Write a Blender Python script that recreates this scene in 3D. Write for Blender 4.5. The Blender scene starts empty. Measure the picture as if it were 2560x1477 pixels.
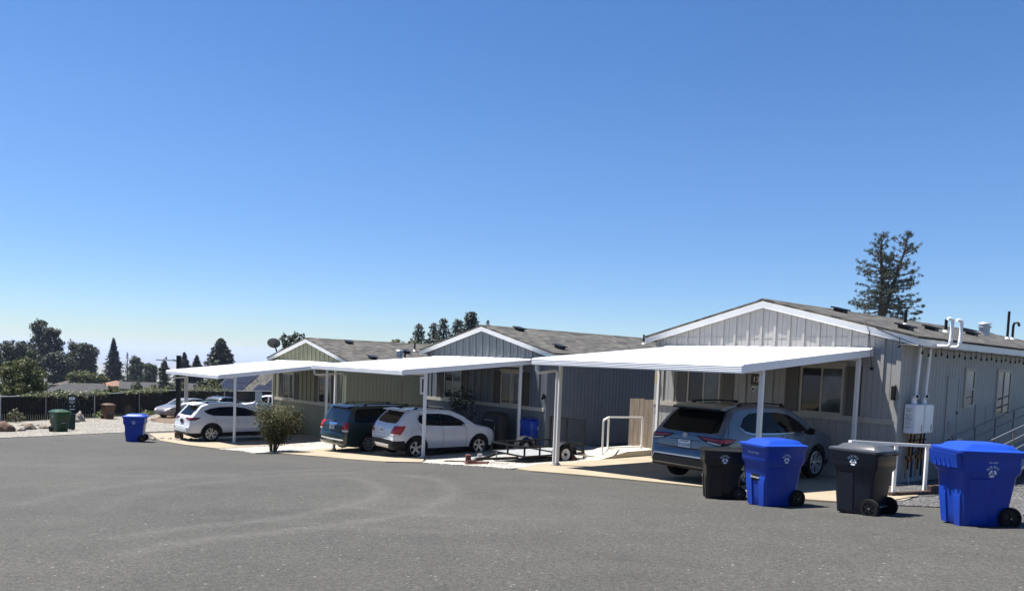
import bpy, bmesh, math, random
import numpy as np
from mathutils import Vector, Matrix
from mathutils.bvhtree import BVHTree
random.seed(7); RNG = np.random.default_rng(11)
R = math.radians
scene = bpy.context.scene
COL = scene.collection

# ------------------------------------------------------------------ ground heights
# the lot slopes down away from the camera; heights (metres, eye level = 0) at known spots
CP = np.array([[0.0,0.0,-1.6],[-4.0,3.0,-1.75],[4.0,3.0,-1.62],[0.0,-6.0,-1.3],[6.03,9.82,-1.92],[5.19,10.98,-2.06],[4.44,12.41,-2.27],[3.98,13.87,-2.4],[5.0,15.85,-2.47],[8.95,17.24,-2.52],[-15.17,29.9,-3.83],[-22.1,36.2,-4.33],[-32.4,46.9,-5.1],[-29.9,53.2,-5.2],[-28.3,62.9,-5.5],[-21.7,67.6,-5.6],[-28.2,51.8,-5.14],[-12.63,31.3,-3.91],[-3.09,24.5,-3.28],[-5.97,27.9,-3.62],[1.24,19.53,-2.68],[-2.77,24.07,-3.28],[1.29,26.45,-3.15],[-3.66,31.82,-3.4],[-11.5,31.23,-3.95],[-7.56,33.77,-3.9],[-12.58,38.93,-4.05],[7.76,18.21,-2.6],[1.54,21.38,-2.86],[7.39,14.21,-2.3],[-1.06,26.19,-3.31],[18.22,24.86,-2.7],[10.04,34.66,-3.3],[4.38,22.81,-2.7]])
LK = 7.0
def _fit():
    x, y, z = CP.T
    M = np.stack([np.ones_like(x), x, y], 1)
    c = np.linalg.lstsq(M, z, rcond=None)[0]
    D2 = (x[:, None]-x)**2 + (y[:, None]-y)**2
    K = .04*np.exp(-D2/2/LK**2)
    return c, .04*np.linalg.solve(K+np.eye(len(x))*.03**2, z-M@c)
PCO, PWT = _fit()
def g_arr(x, y):
    x = np.asarray(x, float); y = np.asarray(y, float)
    k = np.exp(-((x[..., None]-CP[:, 0])**2+(y[..., None]-CP[:, 1])**2)/2/LK**2)
    return PCO[0]+PCO[1]*x+PCO[2]*y+k@PWT
def g(x, y): return float(g_arr(x, y))
FAR_R = [74, 88, 110, 150, 200, 280, 600, 1500, 3200, 6000, 40000]
FAR_Z = [-5.8, -8.0, -10.0, -12.6, -14.2, -16.0, -34, -78, -128, -150, -150]
def terrain(x, y):
    x = np.asarray(x, float); y = np.asarray(y, float)
    r = np.hypot(x, y)
    zf = np.interp(r, FAR_R, FAR_Z)
    t = np.clip((r-70)/14, 0, 1); t = t*t*(3-2*t)
    zn = np.where(r < 90, g_arr(np.where(r < 90, x, 0), np.where(r < 90, y, 0)), 0)
    roll = np.clip((r-300)/900, 0, 1)*(6*np.sin(x/190.+y/310.)+4*np.sin(x/77.-y/120.))*np.clip((5200-r)/2500, 0, 1)
    return zn*(1-t)+(zf+roll)*t
def tz(x, y): return float(terrain(x, y))

# ------------------------------------------------------------------ objects
def tag(o, label=None, cat=None, group=None, kind=None):
    if label: o['label'] = label
    if cat: o['category'] = cat
    if group: o['group'] = group
    if kind: o['kind'] = kind
    return o
def thing(name, label, cat, loc=(0, 0, 0), rotz=0, group=None):
    o = bpy.data.objects.new(name, None); COL.objects.link(o)
    o.empty_display_size = .3
    o.location = loc; o.rotation_euler = (0, 0, rotz)
    return tag(o, label, cat, group)
class MB:
    """collects simple shapes; build() links them as ONE mesh object"""
    def __init__(s): s.v = []; s.f = []; s.mi = []
    def add(s, vs, fs, mi=0, M=None):
        n = len(s.v)
        if M is not None: vs = [M @ Vector(p) for p in vs]
        s.v += [tuple(p) for p in vs]; s.f += [tuple(i+n for i in f) for f in fs]; s.mi += [mi]*len(fs)
        return s
    def box(s, x0, x1, y0, y1, z0, z1, mi=0, M=None):
        vs = [(x, y, z) for z in (z0, z1) for y in (y0, y1) for x in (x0, x1)]
        return s.add(vs, [(0, 2, 3, 1), (4, 5, 7, 6), (0, 1, 5, 4), (2, 6, 7, 3), (0, 4, 6, 2), (1, 3, 7, 5)], mi, M)
    def bar(s, p0, p1, w, h, mi=0, up=(0, 0, 1)):
        p0 = Vector(p0); p1 = Vector(p1); d = p1-p0; L = d.length; d.normalize()
        up = Vector(up)
        if abs(d.dot(up)) > .99: up = Vector((1, 0, 0))
        a = d.cross(up).normalized(); b = a.cross(d)
        M = Matrix((a, d, b)).transposed().to_4x4(); M.translation = p0
        return s.box(-w/2, w/2, 0, L, -h/2, h/2, mi, M)
    def cyl(s, p0, p1, r0, r1=None, n=10, mi=0, caps=True):
        r1 = r0 if r1 is None else r1
        return s.tube([p0, p1], [r0, r1], n, mi, caps)
    def tube(s, pts, r, n=8, mi=0, caps=True):
        pts = [Vector(p) for p in pts]; rs = r if isinstance(r, (list, tuple)) else [r]*len(pts)
        vs = []; fs = []; prev = None
        for i, p in enumerate(pts):
            d = (pts[min(i+1, len(pts)-1)]-pts[max(i-1, 0)]).normalized()
            if prev is None:
                a = d.cross(Vector((0, 0, 1)) if abs(d.z) < .9 else Vector((1, 0, 0))).normalized()
            else:
                a = (prev-d*prev.dot(d)).normalized()
            prev = a; b = d.cross(a)
            for k in range(n):
                t = 2*math.pi*k/n
                vs.append(p+(a*math.cos(t)+b*math.sin(t))*rs[i])
        for i in range(len(pts)-1):
            for k in range(n):
                fs.append((i*n+k, i*n+(k+1) % n, (i+1)*n+(k+1) % n, (i+1)*n+k))
        if caps:
            fs.append(tuple(range(n))[::-1]); fs.append(tuple((len(pts)-1)*n+k for k in range(n)))
        return s.add(vs, fs, mi)
    def prism(s, poly, axis, a, b, mi=0, M=None):
        n = len(poly)
        def P(q, t):
            return {'x': (t, q[0], q[1]), 'y': (q[0], t, q[1]), 'z': (q[0], q[1], t)}[axis]
        vs = [P(q, a) for q in poly]+[P(q, b) for q in poly]
        fs = [tuple(range(n))[::-1], tuple(range(n, 2*n))]+[(i, (i+1) % n, n+(i+1) % n, n+i) for i in range(n)]
        return s.add(vs, fs, mi, M)
    def loft(s, rings, mi=0, cap=True):
        n = len(rings[0]); vs = [p for r in rings for p in r]; fs = []
        for i in range(len(rings)-1):
            for k in range(n):
                fs.append((i*n+k, i*n+(k+1) % n, (i+1)*n+(k+1) % n, (i+1)*n+k))
        if cap: fs.append(tuple(range(n))[::-1]); fs.append(tuple((len(rings)-1)*n+k for k in range(n)))
        return s.add(vs, fs, mi)
    def lathe(s, prof, c, axis='y', n=28, mi=0, M=None):
        """prof: list of (r, t) closed strip around axis through c"""
        vs = []; m = len(prof)
        for k in range(n):
            a = 2*math.pi*k/n; ca, sa = math.cos(a), math.sin(a)
            for r, t in prof:
                q = {'y': (r*ca, t, r*sa), 'z': (r*ca, r*sa, t), 'x': (t, r*ca, r*sa)}[axis]
                vs.append((q[0]+c[0], q[1]+c[1], q[2]+c[2]))
        fs = [(k*m+i, k*m+i+1, ((k+1) % n)*m+i+1, ((k+1) % n)*m+i) for k in range(n) for i in range(m-1)]
        return s.add(vs, fs, mi, M)
    def ball(s, c, r, n=8, m=6, mi=0):
        rings = []
        for i in range(1, m):
            t = math.pi*i/m
            rings.append([(c[0]+r*math.sin(t)*math.cos(2*math.pi*k/n), c[1]+r*math.sin(t)*math.sin(2*math.pi*k/n), c[2]-r*math.cos(t)) for k in range(n)])
        return s.loft(rings, mi)
    def build(s, name, mats, parent=None, smooth=None, bevel=None, org=(0, 0, 0)):
        me = bpy.data.meshes.new(name)
        o = Vector(org)
        me.from_pydata([tuple(Vector(p)-o) for p in s.v], [], s.f)
        for m in (mats if isinstance(mats, (list, tuple)) else [mats]): me.materials.append(m)
        if any(s.mi): me.polygons.foreach_set('material_index', s.mi)
        bm = bmesh.new(); bm.from_mesh(me)
        bmesh.ops.recalc_face_normals(bm, faces=bm.faces)
        if bevel:
            es = [e for e in bm.edges if len(e.link_faces) == 2 and e.calc_face_angle(0) > R(40)]
            bmesh.ops.bevel(bm, geom=es, offset=bevel, segments=1, affect='EDGES', clamp_overlap=True)
        if smooth is not None:
            for f in bm.faces: f.smooth = True
            for e in bm.edges:
                if len(e.link_faces) == 2 and e.calc_face_angle(0) > R(smooth): e.smooth = False
        bm.to_mesh(me); bm.free()
        ob = bpy.data.objects.new(name, me); COL.objects.link(ob)
        if parent: ob.parent = parent
        else: ob.location = o
        return ob
def copy_tree(o, parent=None):
    c = o.copy(); COL.objects.link(c)
    if parent: c.parent = parent
    for ch in list(o.children): copy_tree(ch, c)
    return c
def rrect(w, d, r, z, cx=0, cy=0, n=3):
    out = []
    for sx, sy, a0 in ((1, 1, 0), (-1, 1, 90), (-1, -1, 180), (1, -1, 270)):
        for k in range(n+1):
            a = R(a0+90*k/n)
            out.append((cx+sx*(w/2-r)+r*math.cos(a), cy+sy*(d/2-r)+r*math.sin(a), z))
    return out
_tc = {}
def text_geo(s, size=1.0):
    """flat outline letters as (verts2d, faces), centred on x, baseline 0"""
    if s not in _tc:
        cu = bpy.data.curves.new('lettering', 'FONT'); cu.body = s; cu.align_x = 'CENTER'; cu.resolution_u = 2
        ob = bpy.data.objects.new('lettering', cu); COL.objects.link(ob)
        dg = bpy.context.evaluated_depsgraph_get(); me = ob.evaluated_get(dg).to_mesh()
        _tc[s] = ([tuple(v.co[:2]) for v in me.vertices], [tuple(p.vertices) for p in me.polygons])
        bpy.data.objects.remove(ob); bpy.data.curves.remove(cu)
    v, f = _tc[s]
    return [(x*size, y*size) for x, y in v], f

# ------------------------------------------------------------------ materials
class N:
    def __init__(s, m): s.t = m.node_tree; s.n = s.t.nodes
    def new(s, ty, **kw):
        n = s.n.new(ty)
        for k, v in kw.items(): setattr(n, k, v)
        return n
    def link(s, a, b): s.t.links.new(a, b)
    def math(s, op, a, b=None, c=None):
        n = s.new('ShaderNodeMath', operation=op)
        for i, q in enumerate((a, b, c)):
            if q is None: continue
            if isinstance(q, (int, float)): n.inputs[i].default_value = q
            else: s.link(q, n.inputs[i])
        return n.outputs[0]
    def ramp(s, fac, stops, interp='LINEAR'):
        n = s.new('ShaderNodeValToRGB'); n.color_ramp.interpolation = interp
        e = n.color_ramp.elements
        while len(e) < len(stops): e.new(.5)
        for el, (p, c) in zip(e, stops): el.position = p; el.color = (*c, 1)
        s.link(fac, n.inputs[0]); return n.outputs[0]
    def mix(s, f, a, b, blend='MIX'):
        n = s.new('ShaderNodeMix', data_type='RGBA', blend_type=blend)
        for i, q in ((0, f), (6, a), (7, b)):
            if isinstance(q, (int, float)): n.inputs[i].default_value = q
            elif isinstance(q, tuple): n.inputs[i].default_value = (*q, 1)
            else: s.link(q, n.inputs[i])
        return n.outputs[2]
    def noise(s, co, scale, detail=3, rough=.5):
        n = s.new('ShaderNodeTexNoise'); n.inputs['Scale'].default_value = scale
        n.inputs['Detail'].default_value = detail; n.inputs['Roughness'].default_value = rough
        s.link(co, n.inputs['Vector']); return n.outputs[0]
def mk(name):
    m = bpy.data.materials.new(name); m.use_nodes = True
    return m, N(m), m.node_tree.nodes['Principled BSDF']
def mat(name, col, rough=.6, metal=0., spec=.5, var=.0, vs=4., bump=0., bs=60., coat=0., trans=0.):
    m, n, p = mk(name)
    p.inputs['Base Color'].default_value = (*col, 1); p.inputs['Roughness'].default_value = rough
    p.inputs['Metallic'].default_value = metal; p.inputs['Specular IOR Level'].default_value = spec
    p.inputs['Coat Weight'].default_value = coat; p.inputs['Coat Roughness'].default_value = .04
    if var or bump:
        co = n.new('ShaderNodeTexCoord').outputs['Object']
        if var:
            f = n.noise(co, vs, 5, .6)
            c = n.ramp(f, [(.3, tuple(x*(1-var) for x in col)), (.7, tuple(min(1, x*(1+var)) for x in col))])
            n.link(c, p.inputs['Base Color'])
        if bump:
            b = n.new('ShaderNodeBump'); b.inputs['Strength'].default_value = bump; b.inputs['Distance'].default_value = .01
            n.link(n.noise(co, bs, 3), b.inputs['Height']); n.link(b.outputs[0], p.inputs['Normal'])
    return m
def leaf_mat(name, stops, trans=.25, rough=.55):
    m, n, p = mk(name)
    gi = n.new('ShaderNodeNewGeometry')
    c = n.ramp(gi.outputs['Random Per Island'], stops)
    n.link(c, p.inputs['Base Color']); p.inputs['Roughness'].default_value = rough
    p.inputs['Specular IOR Level'].default_value = .3
    tr = n.new('ShaderNodeBsdfTranslucent'); n.link(c, tr.inputs[0])
    mx = n.new('ShaderNodeMixShader'); mx.inputs[0].default_value = trans
    n.link(p.outputs[0], mx.inputs[1]); n.link(tr.outputs[0], mx.inputs[2])
    n.link(mx.outputs[0], n.n['Material Output'].inputs[0])
    return m
def asphalt_mat():
    m, n, p = mk('asphalt')
    tc = n.new('ShaderNodeTexCoord'); co = tc.outputs['Object']
    big = n.noise(co, .16, 4, .55); mid = n.noise(co, 1.1, 4, .6)
    fine = n.noise(co, 55, 2, .7); grit = n.noise(co, 21, 2, .8)
    base = n.ramp(big, [(.3, (.042, .0412, .0378)), (.7, (.056, .0545, .0495))])
    c = n.mix(.5, base, n.ramp(mid, [(.3, (.4, .4, .4)), (.7, (.6, .6, .6))]), 'OVERLAY')
    c = n.mix(.95, c, n.ramp(fine, [(.25, (.18, .18, .18)), (.5, (.5, .5, .5)), (.78, (.84, .83, .81))]), 'OVERLAY')
    st = n.noise(co, .42, 5, .62)
    c = n.mix(.55, c, n.ramp(st, [(.30, (.34, .34, .34)), (.42, (.5, .5, .5)), (.62, (.5, .5, .5)), (.75, (.60, .595, .585))]), 'OVERLAY')
    c = n.mix(.8, c, n.ramp(grit, [(.3, (.3, .3, .3)), (.7, (.7, .7, .69))]), 'OVERLAY')
    # pale stone chips
    vo = n.new('ShaderNodeTexVoronoi'); vo.inputs['Scale'].default_value = 17; n.link(co, vo.inputs['Vector'])
    wn = n.new('ShaderNodeTexWhiteNoise'); n.link(vo.outputs['Position'], wn.inputs['Vector'])
    chip = n.math('MULTIPLY', n.math('GREATER_THAN', wn.outputs['Value'], .94), n.math('LESS_THAN', vo.outputs['Distance'], .22))
    c = n.mix(n.math('MULTIPLY', chip, .6), c, (.22, .21, .19))
    at = n.new('ShaderNodeAttribute', attribute_name='tyre')
    d = n.math('MULTIPLY', at.outputs['Fac'], n.ramp(n.noise(co, 9, 4, .75), [(.35, (.05,)*3), (.65, (1,)*3)]))
    c = n.mix(n.math('MULTIPLY', d, .55), c, (.098, .095, .088))
    n.link(c, p.inputs['Base Color']); p.inputs['Roughness'].default_value = .88; p.inputs['Specular IOR Level'].default_value = .3
    b = n.new('ShaderNodeBump'); b.inputs['Strength'].default_value = .5; b.inputs['Distance'].default_value = .012
    n.link(n.math('ADD', fine, n.math('MULTIPLY', grit, .8)), b.inputs['Height']); n.link(b.outputs[0], p.inputs['Normal'])
    return m
def gravel_mat(name, stops, scale, rough=.9):
    m, n, p = mk(name)
    co = n.new('ShaderNodeTexCoord').outputs['Object']
    vo = n.new('ShaderNodeTexVoronoi'); vo.inputs['Scale'].default_value = scale; n.link(co, vo.inputs['Vector'])
    wn = n.new('ShaderNodeTexWhiteNoise'); n.link(vo.outputs['Position'], wn.inputs['Vector'])
    c = n.ramp(wn.outputs['Value'], stops)
    c = n.mix(.5, c, n.ramp(n.noise(co, .5, 4), [(.3, (.35,)*3), (.7, (.65,)*3)]), 'OVERLAY')
    n.link(c, p.inputs['Base Color']); p.inputs['Roughness'].default_value = rough
    b = n.new('ShaderNodeBump', invert=True); b.inputs['Strength'].default_value = 1; b.inputs['Distance'].default_value = .03
    n.link(vo.outputs['Distance'], b.inputs['Height']); n.link(b.outputs[0], p.inputs['Normal'])
    return m
def shingle_mat(name, stops):
    m, n, p = mk(name)
    co = n.new('ShaderNodeTexCoord').outputs['Object']
    sx = n.new('ShaderNodeSeparateXYZ'); n.link(co, sx.inputs[0])
    row = n.math('FLOOR', n.math('DIVIDE', sx.outputs[0], .14))
    off = n.new('ShaderNodeTexWhiteNoise', noise_dimensions='1D'); n.link(row, off.inputs['W'])
    tab = n.math('FLOOR', n.math('DIVIDE', n.math('ADD', sx.outputs[1], off.outputs['Value']), .30))
    cb = n.new('ShaderNodeCombineXYZ'); n.link(row, cb.inputs[0]); n.link(tab, cb.inputs[1])
    wn = n.new('ShaderNodeTexWhiteNoise'); n.link(cb.outputs[0], wn.inputs['Vector'])
    c = n.ramp(wn.outputs['Value'], stops)
    c = n.mix(.6, c, n.ramp(n.noise(co, .8, 4), [(.3, (.36,)*3), (.7, (.64,)*3)]), 'OVERLAY')
    c = n.mix(.5, c, n.ramp(n.noise(co, 70, 2, .7), [(.3, (.25,)*3), (.7, (.75,)*3)]), 'OVERLAY')
    n.link(c, p.inputs['Base Color']); p.inputs['Roughness'].default_value = .92
    fr = n.math('FRACT', n.math('DIVIDE', sx.outputs[0], .14))
    b = n.new('ShaderNodeBump'); b.inputs['Strength'].default_value = .8; b.inputs['Distance'].default_value = .02
    n.link(n.math('ADD', fr, n.math('MULTIPLY', wn.outputs['Value'], .6)), b.inputs['Height']); n.link(b.outputs[0], p.inputs['Normal'])
    return m
def wood_mat(name, a, b2, axis_scale=(6, 6, .6)):
    m, n, p = mk(name)
    co = n.new('ShaderNodeTexCoord').outputs['Object']
    mp = n.new('ShaderNodeMapping'); mp.inputs['Scale'].default_value = axis_scale; n.link(co, mp.inputs[0])
    c = n.ramp(n.noise(mp.outputs[0], 4, 5, .65), [(.3, a), (.7, b2)])
    n.link(c, p.inputs['Base Color']); p.inputs['Roughness'].default_value = .85
    return m
def land_mat():
    m, n, p = mk('open_land')
    co = n.new('ShaderNodeTexCoord').outputs['Object']
    f = n.noise(co, .012, 6, .65)
    c = n.ramp(f, [(.3, (.035, .05, .022)), (.48, (.075, .085, .04)), (.56, (.22, .19, .11)), (.75, (.28, .24, .15))])
    c = n.mix(.5, c, n.ramp(n.noise(co, .15, 5, .7), [(.3, (.3,)*3), (.7, (.7,)*3)]), 'OVERLAY')
    n.link(c, p.inputs['Base Color']); p.inputs['Roughness'].default_value = .95
    return m
M = {}
M['asphalt'] = asphalt_mat()
M['land'] = land_mat()
M['gravel_white'] = gravel_mat('white_gravel', [(0, (.05, .045, .038)), (.18, (.17, .155, .13)), (.5, (.29, .275, .24)), (.8, (.40, .385, .35)), (1, (.52, .50, .47))], 21)
M['gravel_tan'] = gravel_mat('tan_gravel', [(0, (.04, .037, .032)), (.3, (.10, .092, .078)), (.6, (.17, .158, .132)), (1, (.30, .28, .24))], 13)
M['gravel_dark'] = gravel_mat('dark_gravel', [(0, (.015, .015, .016)), (.5, (.05, .049, .049)), (.85, (.11, .107, .107)), (1, (.30, .29, .28))], 34)
M['mulch'] = gravel_mat('bark_mulch', [(0, (.04, .024, .013)), (.5, (.11, .07, .042)), (1, (.17, .12, .08))], 16)
M['concrete'] = mat('concrete', (.235, .195, .135), .85, var=.13, vs=1.2, bump=.15, bs=90)
M['concrete_pale'] = mat('pale_concrete', (.42, .39, .315), .85, var=.1, vs=1.5, bump=.15, bs=90)
M['white'] = mat('white_paint', (.72, .72, .73), .42)
M['white_trim'] = mat('white_trim_paint', (.74, .73, .70), .55, var=.05, vs=3)
M['deck'] = mat('white_aluminium_roofing', (.80, .80, .80), .38)
M['post'] = mat('white_post_paint', (.60, .60, .60), .4)
M['cream'] = mat('cream_trim_paint', (.34, .32, .27), .6, var=.06, vs=3)
M['glass'] = mat('dark_window_glass', (.008, .010, .011), .03, spec=.4)
M['curtain_glass'] = mat('window_glass_with_pale_blind', (.045, .058, .06), .06, spec=.5, var=.6, vs=2.4)
M['black'] = mat('black_plastic', (.008, .008, .008), .5, spec=.25)
M['black_metal'] = mat('black_painted_metal', (.009, .009, .010), .45, spec=.25)
M['rubber'] = mat('tyre_rubber', (.008, .008, .008), .8, spec=.2, bump=.3, bs=80)
M['grey_metal'] = mat('grey_metal', (.32, .33, .34), .4, .7)
M['galv'] = mat('galvanised_steel', (.42, .43, .44), .45, .6, var=.12, vs=6)
M['chrome'] = mat('chrome', (.75, .75, .76), .12, 1.)
M['alloy'] = mat('alloy_wheel', (.52, .52, .53), .3, .75)
M['brass'] = mat('brass_pipe', (.26, .15, .05), .45, .8)
M['red_brick'] = mat('red_block', (.10, .032, .025), .8, var=.2)
M['timber'] = wood_mat('dark_landscape_timber', (.02, .011, .009), (.05, .027, .02))
M['fence_wood'] = wood_mat('weathered_cedar', (.11, .08, .058), (.22, .175, .13))
M['bark'] = wood_mat('tree_bark', (.028, .021, .016), (.085, .066, .05), (9, 9, 1.5))
M['rock'] = mat('tan_rock', (.15, .118, .085), .9, var=.35, vs=3, bump=.8, bs=9)
M['rock_red'] = mat('red_brown_rock', (.105, .06, .04), .9, var=.4, vs=3, bump=.8, bs=9)
M['rock_pale'] = mat('pale_rock', (.25, .22, .18), .9, var=.25, vs=5, bump=.8, bs=9)
M['red_glass'] = mat('red_lamp_lens', (.30, .008, .01), .12, spec=.6)
M['dark_red'] = mat('dark_red_lamp_lens', (.10, .006, .008), .12, spec=.6)
M['clear_lens'] = mat('clear_lamp_lens', (.55, .52, .50), .15, spec=.6)
M['plate'] = mat('number_plate', (.66, .67, .70), .5)
M['ink'] = mat('dark_lettering', (.02, .025, .06), .6)
M['ink_grey'] = mat('grey_print', (.22, .21, .21), .6)
M['mark'] = mat('white_print', (.62, .66, .72), .6)
M['cladding'] = mat('black_cladding', (.010, .010, .011), .6, spec=.2)
M['car_glass'] = mat('tinted_car_glass', (.003, .0035, .004), .03, spec=.12)

# ------------------------------------------------------------------ setting: terrain, asphalt, slabs, gravel
def build_terrain():
    rs = list(np.arange(0, 84, 1.5))+[86, 90, 96, 104, 114, 128, 145, 165, 190, 220, 260, 310, 380, 470, 600, 760, 960, 1200, 1500, 1900, 2400, 3100, 4000, 5200, 7000, 10000, 15000, 24000, 38000]
    na = 240; c0 = (-4, 18)
    vs = [(c0[0], c0[1], tz(*c0))]; fs = []
    for r in rs[1:]:
        a = np.arange(na)*2*np.pi/na
        x = c0[0]+r*np.cos(a); y = c0[1]+r*np.sin(a); z = terrain(x, y)
        vs += list(zip(x.tolist(), y.tolist(), z.tolist()))
    for k in range(na): fs.append((0, 1+k, 1+(k+1) % na))
    for i in range(len(rs)-2):
        b = 1+i*na
        for k in range(na): fs.append((b+k, b+na+k, b+na+(k+1) % na, b+(k+1) % na))
    m = MB(); m.add(vs, fs); o = m.build('ground', M['land'], smooth=60)
    tag(o, kind='structure')
build_terrain()
TYRE = [[(-3.56,15.98),(-3.27,15.64),(-2.77,14.86),(-2.32,13.64),(-2.2,12.39),(-2.39,11.51),(-2.64,10.6),(-2.95,9.7),(-3.34,9.29),(-3.86,8.74),(-4.21,8.02)],
 [(-2.33,16.58),(-1.58,15.99),(-1.14,14.44),(-.98,13.11),(-1.14,11.64),(-1.36,10.85),(-1.67,10.04),(-2.08,9.39),(-2.64,8.71),(-3.14,8.12),(-3.57,7.61),(-3.67,7.14)],
 [(-3.08,18.33),(-3.98,16.83),(-4.98,16.32),(-5.62,14.5),(-6.08,12.94),(-6.01,11.45),(-5.49,10.03)],
 [(-4.3,18.39),(-5.59,16.79),(-6.75,15.24),(-7.0,13.69),(-7.18,12.38),(-7.1,11.42),(-6.93,10.46)],
 [(-2.43,11.25),(-1.93,10.86),(-1.46,10.56),(-.72,10.36),(.06,10.28)],[(-2.74,9.46),(-2.16,9.2),(-1.49,8.97),(-.73,8.87)],
 [(-3.92,17.16),(-4.85,15.9),(-6.45,15.52),(-8.28,16.63)],[(-5.34,15.78),(-6.75,15.24),(-8.5,15.38),(-10.25,16.13)]]
TW = [1, 1, .55, .75, .8, .7, .45, .4]
def build_asphalt():
    xs = np.concatenate([np.arange(-46, -14, 1.), np.arange(-14, 9, .16), np.arange(9, 22, 1.)])
    ys = np.concatenate([np.arange(-14, 2, 1.), np.arange(2, 24, .16), np.arange(24, 41, 1.)])
    X, Y = np.meshgrid(xs, ys); Z = terrain(X, Y)+.012
    d = np.zeros(X.shape)
    for pl, w in zip(TYRE, TW):
        pts = np.array(pl)
        # smooth the track
        t = np.arange(len(pts)); tt = np.linspace(0, len(pts)-1, len(pts)*6)
        px = np.interp(tt, t, pts[:, 0]); py = np.interp(tt, t, pts[:, 1])
        for _ in range(4):
            px[1:-1] = (px[:-2]+2*px[1:-1]+px[2:])/4; py[1:-1] = (py[:-2]+2*py[1:-1]+py[2:])/4
        dm = np.full(X.shape, 9.)
        for i in range(len(px)-1):
            ax, ay = px[i], py[i]; bx, by = px[i+1]-ax, py[i+1]-ay
            s = np.clip(((X-ax)*bx+(Y-ay)*by)/(bx*bx+by*by+1e-9), 0, 1)
            dm = np.minimum(dm, np.hypot(X-ax-s*bx, Y-ay-s*by))
        d = np.maximum(d, w*np.exp(-(dm/.17)**2))
    ny, nx = X.shape
    vs = np.stack([X, Y, Z], -1).reshape(-1, 3)
    idx = np.arange(ny*nx).reshape(ny, nx)
    fs = np.stack([idx[:-1, :-1], idx[:-1, 1:], idx[1:, 1:], idx[1:, :-1]], -1).reshape(-1, 4)
    me = bpy.data.meshes.new('asphalt'); me.from_pydata(vs.tolist(), [], fs.tolist())
    me.polygons.foreach_set('use_smooth', [True]*len(me.polygons))
    at = me.attributes.new('tyre', 'FLOAT', 'POINT'); at.data.foreach_set('value', d.ravel())
    me.materials.append(M['asphalt'])
    o = bpy.data.objects.new('road', me); COL.objects.link(o); tag(o, kind='structure')
build_asphalt()
def sheet(name, poly, off, m, skirt=.06, cell=.5, kind='structure', zf=None, rag=0):
    """flat polygon draped over the ground; rag = uneven edge"""
    if rag:
        out = []
        for i, p in enumerate(poly):
            q = poly[(i+1) % len(poly)]; L = math.dist(p, q); k = max(1, int(L/.25))
            for j in range(k):
                t = j/k; out.append((p[0]+(q[0]-p[0])*t+random.uniform(-rag, rag)*(j > 0), p[1]+(q[1]-p[1])*t+random.uniform(-rag, rag)*(j > 0)))
        poly = out
    bm = bmesh.new()
    f = bm.faces.new([bm.verts.new((x, y, 0)) for x, y in poly])
    bmesh.ops.triangulate(bm, faces=[f])
    xs = [p[0] for p in poly]; ys = [p[1] for p in poly]
    for ax, a0, a1 in ((0, min(xs), max(xs)), (1, min(ys), max(ys))):
        for t in np.arange(math.ceil(a0/cell)*cell, a1, cell):
            co = [0, 0, 0]; co[ax] = t; no = [0, 0, 0]; no[ax] = 1
            bmesh.ops.bisect_plane(bm, geom=bm.verts[:]+bm.edges[:]+bm.faces[:], plane_co=co, plane_no=no)
    for v in bm.verts: v.co.z = (zf(v.co.x, v.co.y) if zf else tz(v.co.x, v.co.y))+off
    bmesh.ops.recalc_face_normals(bm, faces=bm.faces)
    for f in bm.faces:
        if f.normal.z < 0: f.normal_flip()
    if skirt:
        be = [e for e in bm.edges if len(e.link_faces) == 1]
        r = bmesh.ops.extrude_edge_only(bm, edges=be)
        for v in r['geom']:
            if isinstance(v, bmesh.types.BMVert): v.co.z -= skirt
    me = bpy.data.meshes.new(name); bm.to_mesh(me); bm.free(); me.materials.append(m)
    o = bpy.data.objects.new(name, me); COL.objects.link(o); tag(o, kind=kind)
    return o

# house frames: u runs along the gable front (to its right), v runs back along the house
HF = {3: dict(p=(8.947, 17.243), psi=50.59, zb=-2.53, s=1.0, L=16.35),
      2: dict(p=(1.219, 26.525), psi=47.29, zb=-3.17, s=1.02, L=16.5),
      1: dict(p=(-7.56, 33.773), psi=45.76, zb=-3.91, s=1.05, L=17.0)}
def uv(h, u, v):
    q = HF[h]; a = R(q['psi'])
    return (q['p'][0]+u*math.cos(a)+v*math.sin(a), q['p'][1]-u*math.sin(a)+v*math.cos(a))
def gl(h, u, v):
    return g(*uv(h, u, v))-HF[h]['zb']     # ground height in house-local z
def hthing(h, name, label, cat, u, v, z, group=None):
    x, y = uv(h, u, v)
    o = thing(name, label, cat, (x, y, HF[h]['zb']+z), -R(HF[h]['psi']), group)
    return o, (u, v, z)

# paved and gravelled plots
sheet('gravel_yard', [(-20.05,29.03),(-20.02,30.47),(-19.7,33.0),(-18.99,34.95),(-17.82,35.94),(-16.74,36.7),(-15.5,37.2),(-13,39.5),(-16,44),(-20,52),(-22,67),(-28,66),(-30,53),(-33,46),(-40,40),(-44,30),(-30,22),(-21,26.5)], .03, M['gravel_tan'], cell=1, rag=.12)
sheet('mulch_bed', [(-20.5,45.5),(-17.2,43.5),(-18,47),(-20.5,57),(-26.5,60),(-26.6,56),(-24.5,50.5)], .05, M['mulch'], cell=1, rag=.3)
P_ = lambda h, *l: [uv(h, *q) for q in l]
sheet('driveway', [(-14.65,30.92),(-12.78,29.19),(-11.15,28.06)]+P_(1, (-.5,-5.2), (-.5,0), (-7.3,0), (-7.2,-6.1)), .045, M['concrete'], skirt=.05)
sheet('driveway', [(-8.44,26.64),(-6.23,24.82),(-3.68,21.87),(-2.53,21.34)]+P_(2, (-.5,-4.9), (.3,0), (-7.3,0), (-7.6,-4.6)), .045, M['concrete'], skirt=.05)
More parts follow.
